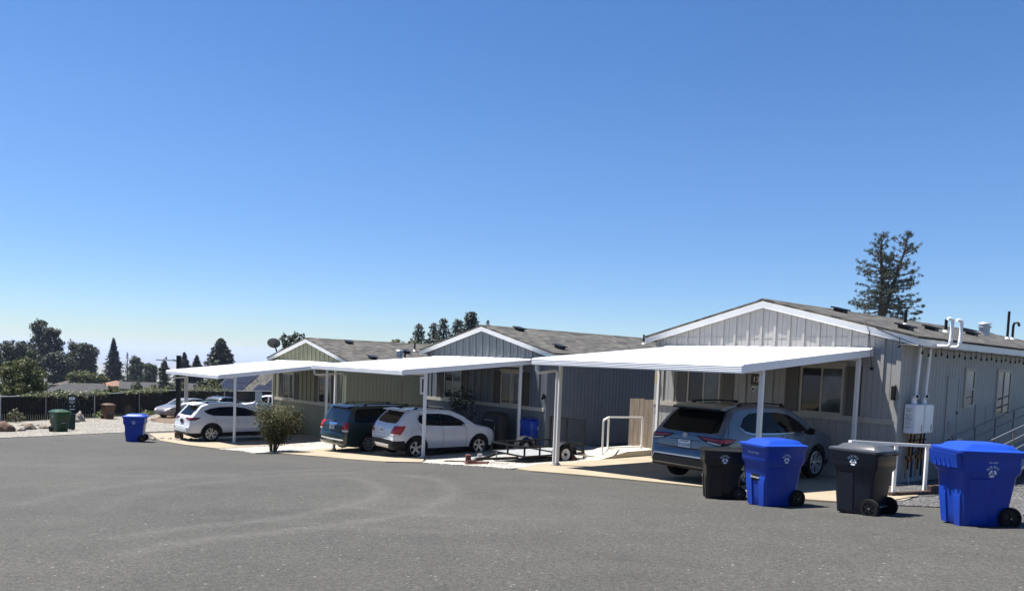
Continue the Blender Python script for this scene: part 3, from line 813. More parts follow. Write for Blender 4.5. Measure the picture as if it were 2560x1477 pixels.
    def numberplate(s, y, z, w=.31, h=.155, text=None, x=-.012, m='plate', tilt=0):
        q = MB(); q.box(x, x+.012, y-w/2, y+w/2, z-h/2, z+h/2)
        o = s.put('number_plate', q, M[m])
        q = MB()
        if text:
            vs, fs = text_geo(text, .080)
            q.add([(x-.003, y-a*.86, z-.055+b*1.2) for a, b in vs], fs, 0)
            q.box(x-.003, x-.0005, y-.10, y+.10, z+.045, z+.062, 1)
        else:
            for r_ in range(2):
                for k in range(6): q.box(x-.003, x-.0005, y-w*.42+k*w*.145, y-w*.42+k*w*.145+w*random.uniform(.06, .11), z-h*.32+r_*h*.36, z-h*.32+r_*h*.36+h*.24)
        s.put('plate_lettering', q, [M['ink'], M['dark_red']], o)
def spoke(p0, p1, w0, w1, dep):
    p0 = Vector(p0); p1 = Vector(p1); d = (p1-p0).normalized(); t = d.cross(Vector((0, 1, 0))).normalized(); n = Vector((0, dep, 0))
    vs = [p0+t*w0/2, p0-t*w0/2, p1-t*w1/2, p1+t*w1/2]; vs += [v+n for v in vs]
    return vs, [(0, 1, 2, 3), (4, 7, 6, 5), (0, 4, 5, 1), (1, 5, 6, 2), (2, 6, 7, 3), (3, 7, 4, 0)]
def rr_yz(x, y, z, w, h):
    return [(x+(h*.5)*math.cos(a)*.7, y, z+h*.5*math.sin(a)) for a in [2*math.pi*k/10 for k in range(10)]]
def paint(name, c, metal=0., rough=.35):
    m, n, p = mk(name)
    p.inputs['Base Color'].default_value = (*c, 1); p.inputs['Metallic'].default_value = metal; p.inputs['Roughness'].default_value = rough
    p.inputs['Coat Weight'].default_value = .8; p.inputs['Coat Roughness'].default_value = .05
    co = n.new('ShaderNodeTexCoord').outputs['Object']
    c2 = n.ramp(n.noise(co, 2.2, 4, .6), [(.35, tuple(x*.93 for x in c)), (.65, tuple(min(1, x*1.04) for x in c))]); n.link(c2, p.inputs['Base Color'])
    return m
SEAM = M['black']
PROF = [(.15, .90), (.3, .955), (.5, .99), (.75, 1.0), (.95, .985), (1.08, .955), (1.25, .90), (1.5, .80), (1.7, .73)]
def heading(h, d=0): return R(90-HF[h]['psi']+d)      # along +v of a house frame, turned d degrees left
def rails(c, x0, x1, y, z0, z1, m, foot=2):
    for sg in (-1, 1):
        q = MB()
        q.tube([(x0, sg*y, z0-.035), (x0+.12, sg*y, z0+.03), ((x0+x1)/2, sg*y, (z0+z1)/2+.05), (x1-.12, sg*y, z1+.025), (x1, sg*y, z1-.035)], .018, 6)
        for k in range(foot):
            xx = x0+.14+(x1-x0-.28)*k/(foot-1); q.box(xx-.05, xx+.05, sg*y-.018, sg*y+.018, (z0+z1)/2-.06, (z0+z1)/2+.04)
        c.put('roof_rail', q, m, smooth=40)

# steel blue three-row vehicle under the nearest carport
def place(h, u, v): return uv(h, u, v)
x, y = place(3, -2.22, -4.0)
blue = paint('steel_blue_car_paint', (.082, .108, .142), .4, .35)
c = Car('parked_car', 'steel blue family car with black roof rails under the nearest carport', x, y, heading(3, 0), 4.95, 1.93, 1.73,
        top=[(0, .60), (.02, .69), (.05, .735), (.075, .76), (.085, 1.0), (.11, 1.075), (.17, 1.14), (.30, 1.27), (.46, 1.44), (.60, 1.575), (.72, 1.655), (.95, 1.70), (1.6, 1.725), (2.4, 1.71), (2.9, 1.655), (3.3, 1.47), (3.72, 1.20), (3.95, 1.13), (4.4, 1.06), (4.7, .96), (4.85, .84), (4.92, .66), (4.95, .5)],
        bot=[(0, .42), (.06, .34), (.5, .26), (1, .22), (4, .22), (4.6, .24), (4.9, .3), (4.95, .36)],
        plan=[(0, .82), (.03, .875), (.085, .92), (.2, .955), (.45, .985), (.9, 1), (3.9, 1), (4.4, .95), (4.7, .86), (4.88, .72), (4.95, .6)], prof=PROF, ro=1.02, wb=2.85, tr=.365, paint=blue, clad=.40, cls='car', group='parked cars')
c.both('side_window', [(.80, 1.27), (.98, 1.44), (1.22, 1.535), (1.7, 1.565), (2.3, 1.555), (2.75, 1.50), (3.12, 1.36), (3.42, 1.17), (3.38, 1.12), (2.2, 1.11), (1.2, 1.135), (.95, 1.18)], M['car_glass'])
c.proj('rear_window', [(-.74, 1.16), (-.60, 1.125), (0, 1.105), (.60, 1.125), (.74, 1.16), (.68, 1.40), (.60, 1.60), (-.60, 1.60), (-.68, 1.40)], 'rear', M['car_glass'])
for sd in ('right', 'left'):
    c.line('window_trim', [(.80, 1.255), (.95, 1.16), (1.2, 1.115), (2.2, 1.09), (3.4, 1.10)], sd, M['chrome'], .014, off=.006)
    c.line('door_seam', [(1.32, .30), (1.5, .62), (1.46, .9), (1.36, 1.12)], sd, SEAM); c.line('door_seam', [(2.34, .30), (2.36, .7), (2.34, 1.1)], sd, SEAM)
    c.line('door_seam', [(3.38, .30), (3.42, .7), (3.40, 1.1)], sd, SEAM); c.line('tailgate_seam', [(.36, .75), (.30, 1.0), (.42, 1.3), (.62, 1.52)], sd, SEAM)
    for xx in (1.62, 2.55): c.line('door_handle', [(xx, .985), (xx+.2, .99)], sd, blue, .035, off=.03)
    c.proj('wheel_arch', [(1.02+math.cos(R(a))*.45, .365+math.sin(R(a))*.45) for a in range(-5, 186, 10)]+[(1.02+math.cos(R(a))*.425, .365+math.sin(R(a))*.425) for a in range(185, -6, -10)], sd, M['cladding'], off=.01)
    c.proj('wheel_arch', [(3.87+math.cos(R(a))*.45, .365+math.sin(R(a))*.45) for a in range(-5, 186, 10)]+[(3.87+math.cos(R(a))*.425, .365+math.sin(R(a))*.425) for a in range(185, -6, -10)], sd, M['cladding'], off=.01)
for sg in (1, -1):
    f = lambda l: [(sg*a, b) for a, b in l]
    c.proj('reflector', f([(.72, .585), (.86, .60), (.86, .56), (.74, .55)]), 'rear', M['dark_red'], off=.006)
tl = c.corner('tail_light', ([(.34, 1.055), (.60, 1.055), (.80, 1.045)], [(.80, .895), (.60, .935), (.44, .995)]), [(.12, 1.045), (.40, 1.04), (.60, 1.02), (.46, .955), (.28, .895), (.12, .885)], M['cladding'], off=.006)
ln = c.corner('lens', ([(.42, 1.035), (.62, 1.035), (.80, 1.025)], [(.80, .975), (.62, .985), (.50, 1.0)]), [(.12, 1.025), (.40, 1.022), (.55, 1.008), (.44, .965), (.28, .945), (.12, .95)], M['red_glass'], off=.011)
rv = c.corner('reversing_lens', ([(.60, .962), (.80, .948)], [(.80, .918), (.62, .945)]), [(.10, .93), (.10, .912)], M['clear_lens'], off=.011)
for k in (0, 1): ln[k].parent = tl[k]; rv[k].parent = tl[k]
c.line('tailgate_seam', [(-.80, .78), (0, .765), (.80, .78)], 'rear', SEAM, .018)
c.proj('bumper_insert', [(-.74, .60), (.74, .60), (.84, .42), (-.84, .42)], 'rear', M['cladding'], off=.006)
c.line('bumper_trim', [(-.84, .44), (-.74, .605), (.74, .605), (.84, .44)], 'rear', M['grey_metal'], .022, off=.012)
c.line('tailgate_crease_shade', [(-.42, .955), (0, .945), (.42, .955)], 'rear', SEAM, .014)  # flat dark strip, paints the shade along the tailgate fold
c.numberplate(0, .865, text='8XGD648', x=.060)
q = MB()
for (ry, rz_, w) in ((.062, .045, .008), (.024, .042, .007), (.045, .016, .007)):
    cz = 1.045 if rz_ != .016 else 1.068
    q.lathe([], (0, 0, 0)) if False else None
    ring = []
    for k in range(20):
        a = 2*math.pi*k/20; ring.append((math.cos(a), math.sin(a)))
    vs = [(.078, ry*ca, cz+rz_*sa) for ca, sa in ring]+[(.078, (ry-w)*ca, cz+(rz_-w)*sa) for ca, sa in ring]
    q.add(vs, [(k, (k+1) % 20, 20+(k+1) % 20, 20+k) for k in range(20)])
c.put('emblem', q, M['chrome'])
q = MB(); q.prism([(.40, 1.615), (.43, 1.645), (.75, 1.695), (.95, 1.71), (.95, 1.68), (.62, 1.58)], 'y', -.63, .63); c.put('spoiler', q, blue, smooth=50)
q = MB(); q.box(.395, .44, -.60, .60, 1.60, 1.625); c.put('spoiler_lip', q, M['black'])
rails(c, 1.0, 2.9, .60, 1.715, 1.69, M['black'])
c.mirrors(3.25, 1.06, M['black']); c.wheels(M['alloy'], 5, .74)
q = MB(); q.tube([(.02, -.55, .27), (.3, -.55, .27)], .035, 8); c.put('exhaust', q, M['grey_metal'])

# small white hatchback-like car with red lamps
wp = paint('white_car_paint', (.50, .51, .53), 0, .4)
x, y = place(2, -2.35, -4.45)
c = Car('parked_car', 'small white car with dark lower bumper beside the trailer', x, y, heading(2, -5), 4.25, 1.775, 1.67,
        top=[(0, .62), (.015, .70), (.03, .95), (.06, 1.03), (.13, 1.12), (.28, 1.30), (.44, 1.47), (.55, 1.555), (.75, 1.60), (1.2, 1.635), (1.8, 1.635), (2.3, 1.58), (2.75, 1.40), (3.2, 1.12), (3.4, 1.07), (3.8, 1.0), (4.05, .90), (4.18, .74), (4.25, .5)],
        bot=[(0, .40), (.06, .30), (.4, .24), (1, .20), (3.4, .20), (4.0, .22), (4.2, .28), (4.25, .34)],
        plan=[(0, .80), (.03, .86), (.12, .915), (.3, .96), (.6, .99), (1.0, 1), (3.2, 1), (3.7, .955), (4.0, .86), (4.18, .72), (4.25, .6)], prof=PROF, ro=.83, wb=2.555, tr=.335, paint=wp, clad=.33, group='parked cars', rearclad=(.44, .595))
c.both('side_window', [(.92, 1.20), (.90, 1.32), (.98, 1.43), (1.25, 1.475), (1.8, 1.47), (2.2, 1.415), (2.6, 1.25), (2.82, 1.085), (2.7, 1.05), (1.6, 1.075), (1.1, 1.10)], M['car_glass'])
c.proj('rear_window', [(-.62, 1.16), (0, 1.14), (.62, 1.16), (.66, 1.24), (.60, 1.46), (.52, 1.54), (-.52, 1.54), (-.60, 1.46), (-.66, 1.24)], 'rear', M['car_glass'])
for sd in ('right', 'left'):
    c.line('door_seam', [(1.20, .62), (1.0, .95), (.86, 1.15), (.88, 1.38), (1.02, 1.5)], sd, SEAM, .01); c.line('door_seam', [(1.86, .30), (1.88, .7), (1.84, 1.05)], sd, SEAM, .01)
    c.line('door_seam', [(2.78, .30), (2.82, .7), (2.80, 1.05)], sd, SEAM, .01); c.line('window_pillar', [(1.80, 1.06), (1.76, 1.47)], sd, M['black'], .05, off=.006)
    for xx in (1.12, 2.05): c.line('door_handle', [(xx, .93), (xx+.18, .935)], sd, wp, .035, off=.025)
    for wx in (.83, 3.385):
        c.proj('wheel_arch', [(wx+math.cos(R(a))*.445, .335+math.sin(R(a))*.445) for a in range(0, 181, 10)]+[(wx+math.cos(R(a))*.395, .335+math.sin(R(a))*.395) for a in range(180, -1, -10)], sd, M['cladding'], off=.008)
    q_ = [(1.02, .84), (1.02, .98), (1.16, .98), (1.16, .84)]
c.line('fuel_flap', [(.62, .80), (.62, .95), (.80, .95), (.80, .80), (.62, .80)], 'right', M['grey_metal'], .008)
tl = c.corner('tail_light', ([(.50, .76), (.60, .94), (.70, 1.06)], [(.70, .75)]), [(.10, 1.085), (.30, 1.085), (.44, 1.075), (.34, .93), (.24, .80), (.12, .75)], M['red_glass'], off=.007)
rv = c.corner('reversing_lens', ([(.51, .765), (.545, .83), (.70, .825)], [(.70, .755)]), [(.12, .82), (.20, .80), (.13, .755)], M['clear_lens'], off=.012)
for k in (0, 1): rv[k].parent = tl[k]
c.proj('skid_plate', [(-.50, .46), (.50, .46), (.42, .345), (-.42, .345)], 'rear', M['clear_lens'], off=.014)
c.line('tailgate_seam', [(-.58, .665), (0, .655), (.58, .665)], 'rear', SEAM, .012); c.line('tailgate_crease_shade', [(-.3, .80), (.3, .80)], 'rear', M['grey_metal'], .012)  # crease is a flat grey strip, shade of the fold painted on
c.numberplate(.06, .905, w=.30, h=.17, x=.012)
q = MB(); q.box(.022, .03, -.05, .07, .735, .765); q.box(.022, .03, -.43, -.30, .74, .757); c.put('badge', q, M['grey_metal'])
q = MB(); q.prism([(.30, 1.56), (.33, 1.59), (.7, 1.615), (.7, 1.58), (.45, 1.53)], 'y', -.56, .56); c.put('spoiler', q, wp, smooth=50)
q = MB(); q.tube([(.70, 0, 1.6), (.62, 0, 1.66), (.42, 0, 1.86)], [.03, .012, .005], 6); c.put('aerial', q, M['black'])
rails(c, .85, 2.1, .50, 1.625, 1.615, M['black']); c.mirrors(2.62, 1.02, wp); c.wheels(M['alloy'], 5, .70, split=False)

# dark teal minivan
dk = paint('dark_teal_car_paint', (.012, .03, .034), .4, .3)
x, y = place(2, -5.85, -4.25)
c = Car('parked_van', 'dark teal minivan with tall red lamps left of the small white car', x, y, heading(2, 0), 5.14, 1.96, 1.75,
        top=[(0, .60), (.02, .70), (.045, .73), (.06, .98), (.09, 1.06), (.16, 1.14), (.26, 1.40), (.36, 1.60), (.46, 1.68), (.8, 1.73), (1.6, 1.755), (2.6, 1.74), (3.2, 1.65), (3.7, 1.42), (4.2, 1.16), (4.4, 1.08), (4.8, .98), (5.0, .86), (5.1, .7), (5.14, .5)],
        bot=[(0, .36), (.06, .28), (.5, .22), (1, .18), (4.2, .18), (4.9, .22), (5.1, .28), (5.14, .34)],
        plan=[(0, .85), (.03, .90), (.10, .945), (.3, .985), (.7, 1), (4.2, 1), (4.7, .93), (5.0, .80), (5.1, .68), (5.14, .6)],
        prof=[(.15, .91), (.3, .96), (.5, .99), (.8, 1), (1.0, .985), (1.1, .965), (1.4, .88), (1.7, .79)], ro=1.02, wb=3.08, tr=.34, paint=dk, clad=.0, cls='van', group='parked cars')
c.both('side_window', [(.42, 1.16), (.50, 1.52), (.62, 1.60), (1.6, 1.63), (2.6, 1.615), (3.1, 1.54), (3.55, 1.33), (3.86, 1.15), (3.8, 1.10), (2.0, 1.09), (.6, 1.11)], M['car_glass'])
c.proj('rear_window', [(-.70, 1.13), (.70, 1.13), (.70, 1.35), (.64, 1.60), (-.64, 1.60), (-.70, 1.35)], 'rear', mat('blue_tinted_glass', (.006, .010, .018), .03, spec=.7))
for sg in (1, -1):
    pass
tl = c.corner('tail_light', ([(.70, 1.12), (.80, 1.125)], [(.80, .795), (.735, .80), (.715, .95)]), [(.20, 1.12), (.17, .80)], M['red_glass'], off=.008)
rv = c.corner('reversing_lens', ([(.735, .86), (.80, .86)], [(.80, .80), (.74, .80)]), [(.17, .86), (.165, .80)], M['clear_lens'], off=.013)
for k in (0, 1): rv[k].parent = tl[k]
for sd in ('right', 'left'):
    c.line('door_seam', [(1.55, .3), (1.60, .7), (1.5, 1.08)], sd, SEAM); c.line('door_seam', [(2.75, .3), (2.78, 1.08)], sd, SEAM); c.line('door_seam', [(3.75, .3), (3.8, 1.08)], sd, SEAM)
    c.line('window_pillar', [(1.52, 1.1), (1.5, 1.62)], sd, M['black'], .05, off=.006)
c.line('chrome_strip', [(-.86, .50), (0, .485), (.70, .50)], 'rear', M['white_trim'], .045, off=.012)
c.proj('plate_light_bar', [(-.27, 1.085), (.27, 1.085), (.27, 1.01), (-.27, 1.01)], 'rear', M['chrome'], off=.01)
c.numberplate(0, .925, x=.032); c.line('tailgate_seam', [(-.7, .755), (.7, .755)], 'rear', SEAM, .014)
q = MB(); q.tube([(.13, .1, 1.16), (.10, -.05, 1.165), (.10, .35, 1.14)], .012, 5); c.put('rear_wiper', q, M['dark_red'])
q = MB(); q.prism([(.26, 1.655), (.30, 1.685), (.75, 1.735), (.75, 1.70), (.42, 1.63)], 'y', -.66, .66); c.put('spoiler', q, dk, smooth=50)
q = MB(); q.tube([(1.0, 0, 1.73), (.92, 0, 1.8), (.84, 0, 1.9)], [.02, .012, .006], 6); c.put('aerial', q, M['black'])
rails(c, .9, 3.0, .66, 1.74, 1.72, M['black']); c.mirrors(3.55, 1.06, dk); c.wheels(M['grey_metal'], 7, .70, split=False)

# white crossover under the farthest carport
x, y = place(1, -2.9, -5.28)
c = Car('parked_car', 'white crossover with slim red lamps behind the leafy bush', x, y, heading(1, 0), 4.6, 1.845, 1.70,
        top=[(0, .56), (.02, .66), (.07, .72), (.09, .98), (.13, 1.06), (.20, 1.12), (.36, 1.30), (.50, 1.46), (.60, 1.56), (.8, 1.63), (1.3, 1.665), (2.0, 1.66), (2.6, 1.58), (3.1, 1.36), (3.55, 1.12), (3.8, 1.06), (4.2, .99), (4.45, .87), (4.55, .7), (4.6, .5)],
        bot=[(0, .40), (.08, .30), (.5, .24), (1, .21), (3.8, .21), (4.4, .24), (4.57, .3), (4.6, .36)],
        plan=[(0, .78), (.03, .84), (.09, .89), (.2, .935), (.45, .985), (.9, 1), (3.5, 1), (4.0, .955), (4.35, .85), (4.53, .70), (4.6, .6)], prof=PROF, ro=.98, wb=2.66, tr=.355, paint=wp, clad=.40, group='parked cars')
c.both('side_window', [(.66, 1.32), (.95, 1.42), (1.4, 1.485), (2.0, 1.49), (2.5, 1.42), (2.95, 1.25), (3.22, 1.10), (3.1, 1.06), (1.7, 1.09), (1.05, 1.12), (.82, 1.20)], M['car_glass'])
c.proj('rear_window', [(-.62, 1.13), (0, 1.115), (.62, 1.13), (.58, 1.35), (.50, 1.52), (-.50, 1.52), (-.58, 1.35)], 'rear', M['car_glass'])
for sg in (1, -1):
    c.proj('reflector', [(sg*a, b) for a, b in [(.60, .60), (.72, .61), (.72, .555), (.62, .55)]], 'rear', M['cladding'], off=.006)
for sd in ('right', 'left'):
    c.line('door_seam', [(1.38, .45), (1.18, .85), (1.12, 1.1)], sd, SEAM, .01); c.line('door_seam', [(2.1, .42), (2.14, .8), (2.1, 1.08)], sd, SEAM, .01); c.line('door_seam', [(3.12, .42), (3.16, .8), (3.12, 1.07)], sd, SEAM, .01)
    c.line('window_pillar', [(2.08, 1.08), (2.06, 1.5)], sd, M['black'], .05, off=.006)
    for xx in (1.35, 2.25): c.line('door_handle', [(xx, .95), (xx+.19, .955)], sd, wp, .035, off=.025)
    for wx in (.98, 3.64):
        c.proj('wheel_arch', [(wx+math.cos(R(a))*.475, .355+math.sin(R(a))*.475) for a in range(0, 181, 10)]+[(wx+math.cos(R(a))*.415, .355+math.sin(R(a))*.415) for a in range(180, -1, -10)], sd, M['cladding'], off=.008)
c.corner('tail_light', ([(.34, 1.015), (.50, 1.045), (.74, 1.05)], [(.74, .925), (.56, .94), (.44, .985)]), [(.12, 1.055), (.52, 1.06), (.44, .995), (.30, .94), (.12, .92)], M['dark_red'], off=.007)
c.proj('plate_recess', [(-.30, 1.0), (.30, 1.0), (.24, .80), (.1, .74), (-.1, .74), (-.24, .80)], 'rear', M['clear_lens'], off=.005)
c.numberplate(0, .88, x=.055, m='cladding'); c.proj('bumper_cover', [(-.80, .42), (.80, .42), (.78, .38), (-.78, .38)], 'rear', M['cladding'], off=.006)
c.line('tailgate_seam', [(-.66, .715), (0, .70), (.66, .715)], 'rear', SEAM, .014); c.line('bumper_crease_shade', [(-.74, .64), (0, .63), (.74, .64)], 'rear', M['grey_metal'], .012)  # bumper crease: grey strip painted in for the fold's shade
q = MB(); q.prism([(.32, 1.555), (.35, 1.58), (.8, 1.64), (.8, 1.60), (.5, 1.52)], 'y', -.60, .60); c.put('spoiler', q, wp, smooth=50)
q = MB()
for k in range(14):
    a = 2*math.pi*k/14; q.bar((.10, .045*math.cos(a), 1.045+.034*math.sin(a)), (.10, .045*math.cos(a+.45), 1.045+.034*math.sin(a+.45)), .008, .008)
c.put('emblem', q, M['grey_metal'])
rails(c, .75, 2.3, .56, 1.655, 1.655, M['black']); c.mirrors(3.0, 1.03, wp); c.wheels(M['alloy'], 5, .70)

# cars on the mulch by the dark fence
def simple_car(name, label, x, y, head, p, L, W, H, top, win, rear, cls='car', roof=None, front=True):
    c = Car(name, label, x, y, head, L, W, H, top=top, bot=[(0, .38), (.2, .26), (.6, .2), (L-.6, .2), (L-.1, .28), (L, .36)],
            plan=[(0, .78), (.1, .88), (.4, .97), (.9, 1), (L-1, .99), (L-.3, .88), (L-.05, .72), (L, .6)], prof=PROF, ro=.95, wb=L-1.95, tr=.32, paint=p, cls=cls, group='parked cars')
    for w in win: c.both('side_window', w, M['car_glass'])
    c.proj('rear_window', rear, 'rear', M['car_glass']); c.proj('windscreen', [(-.60, 1.0), (.60, 1.0), (.52, H-.14), (-.52, H-.14)], 'front', M['curtain_glass'])
    c.wheels(M['alloy'], 7, .66, split=False); c.mirrors(L-1.75, .98, p)
    for sd in ('left', 'right'): c.line('side_moulding', [(.9, .62), (L-.9, .62)], sd, M['grey_metal'], .03, off=.01); c.line('door_seam', [(L/2, .3), (L/2, .95)], sd, SEAM, .014)
    for sg in (1, -1):
        c.proj('tail_light', [(sg*a, b) for a, b in [(.45, .92), (.8, .92), (.8, .74), (.45, .74)]], 'rear', M['dark_red'], off=.006)
        c.proj('headlight', [(sg*a, b) for a, b in [(.42, .74), (.78, .72), (.78, .60), (.42, .62)]], 'front', M['clear_lens'], off=.006)
    return c
pw = paint('pewter_car_paint', (.20, .185, .18), .5, .35)
tops = [(0, .6), (.03, .9), (.1, .98), (.6, 1.02), (.85, 1.06), (1.35, 1.36), (1.6, 1.42), (2.3, 1.45), (2.75, 1.40), (3.35, 1.05), (3.6, .98), (4.2, .88), (4.5, .78), (4.62, .66), (4.66, .5)]
simple_car('parked_car', 'pewter sedan facing left on bark mulch beside the dark fence', -24.0, 57.2, R(-115), pw, 4.66, 1.78, 1.45, tops,
           [[(1.25, 1.07), (1.5, 1.30), (1.68, 1.35), (2.12, 1.36), (2.12, 1.03), (1.3, 1.03)], [(2.18, 1.36), (2.5, 1.34), (2.75, 1.28), (3.12, 1.06), (3.1, 1.02), (2.18, 1.03)]], [(-.6, 1.08), (.6, 1.08), (.5, 1.36), (-.5, 1.36)])
gr = paint('dark_grey_car_paint', (.05, .055, .055), .4, .35)
simple_car('parked_car', 'dark grey car whose roof shows behind the pewter sedan', -23.3, 61.6, R(-112), gr, 4.6, 1.8, 1.5, [(a, b*1.06) for a, b in tops[:-1]]+[(4.6, .5)],
           [[(1.25, 1.10), (1.5, 1.36), (1.68, 1.41), (2.12, 1.42), (2.12, 1.06), (1.3, 1.06)], [(2.18, 1.42), (2.5, 1.40), (2.75, 1.34), (3.12, 1.10), (3.1, 1.06), (2.18, 1.06)]], [(-.6, 1.12), (.6, 1.12), (.5, 1.42), (-.5, 1.42)])
topw = [(0, .6), (.02, .95), (.08, 1.05), (.14, 1.2), (.30, 1.62), (.5, 1.70), (1.4, 1.74), (2.4, 1.72), (2.75, 1.64), (3.3, 1.18), (3.6, 1.12), (4.2, 1.05), (4.5, .95), (4.66, .75), (4.7, .5)]
simple_car('parked_car', 'boxy white wagon parked by the dark fence behind the sage home', -18.6, 60.6, R(-165), wp, 4.7, 1.8, 1.74, topw,
           [[(.42, 1.18), (.52, 1.58), (1.25, 1.62), (1.25, 1.16)], [(1.38, 1.16), (1.38, 1.62), (2.05, 1.62), (2.1, 1.16)], [(2.2, 1.62), (2.62, 1.57), (3.0, 1.24), (2.95, 1.16), (2.22, 1.16)]], [(-.64, 1.22), (.64, 1.22), (.56, 1.58), (-.56, 1.58)])

# ------------------------------------------------------------------ wheeled bins
def plastic(name, c, rough=.38):
    return mat(name, c, rough, spec=.32, var=.10, vs=5, bump=.06, bs=140)
BLUE = plastic('blue_bin_plastic', (.008, .042, .30)); DARK = plastic('charcoal_bin_plastic', (.008, .011, .019), .33)
BLK = plastic('black_bin_plastic', (.010, .0105, .012), .36); GRN = plastic('green_bin_plastic', (.012, .048, .022), .45); BRN = plastic('brown_bin_plastic', (.085, .042, .022), .5)
DGRN = plastic('dark_green_plastic', (.006, .022, .018), .5)
def wobble(pts): return pts
def nrws(parent, side, d, zc, s, code, org=(0, 0, 0)):
    """arched NRWS letters over three recycling segments, on the left (+1) or right (-1) side wall"""
    m = MB()
    yo = lambda z: side*(d(z)+.004)
    def put(pts, fs):
        m.add([(-side*x, yo(zc+z), zc+z) for x, z in pts], fs)
    for ch, a in zip('NRWS', (48, 17, -17, -46)):
        vs, fs = text_geo(ch, .098*s)
        ca, sa = math.cos(R(a)), math.sin(R(a)); r = .125*s
        put([(x*ca-y*sa-r*sa, x*sa+y*ca+r*ca-.012*s) for x, y in vs], fs)
    for k in range(3):
        a0 = 90+120*k+13; pts = []
        for t in range(9):
            a = R(a0+94*t/8); pts.append((.092*s*math.cos(a), .092*s*math.sin(a)-.012*s))
        for t in range(8, -1, -1):
            a = R(a0+94*t/8); rr = .040*s if t not in (0, 8) else .052*s
            pts.append((rr*math.cos(a), rr*math.sin(a)-.012*s))
        put(pts, [tuple(range(len(pts)))])
    put([(-.02*s, 0), (0, -.04*s), (.02*s, 0)], [(0, 1, 2)])
    m.build('recycling_emblem', M['mark'], parent)
    if code:
        m = MB(); vs, fs = text_geo(code, .062*s); m.add([(-side*x, yo(zc+.2*s), zc+.225*s+y) for x, y in vs], fs); m.build('stencilled_number', M['ink_grey'] if code.startswith('.') else M['mark'], parent)
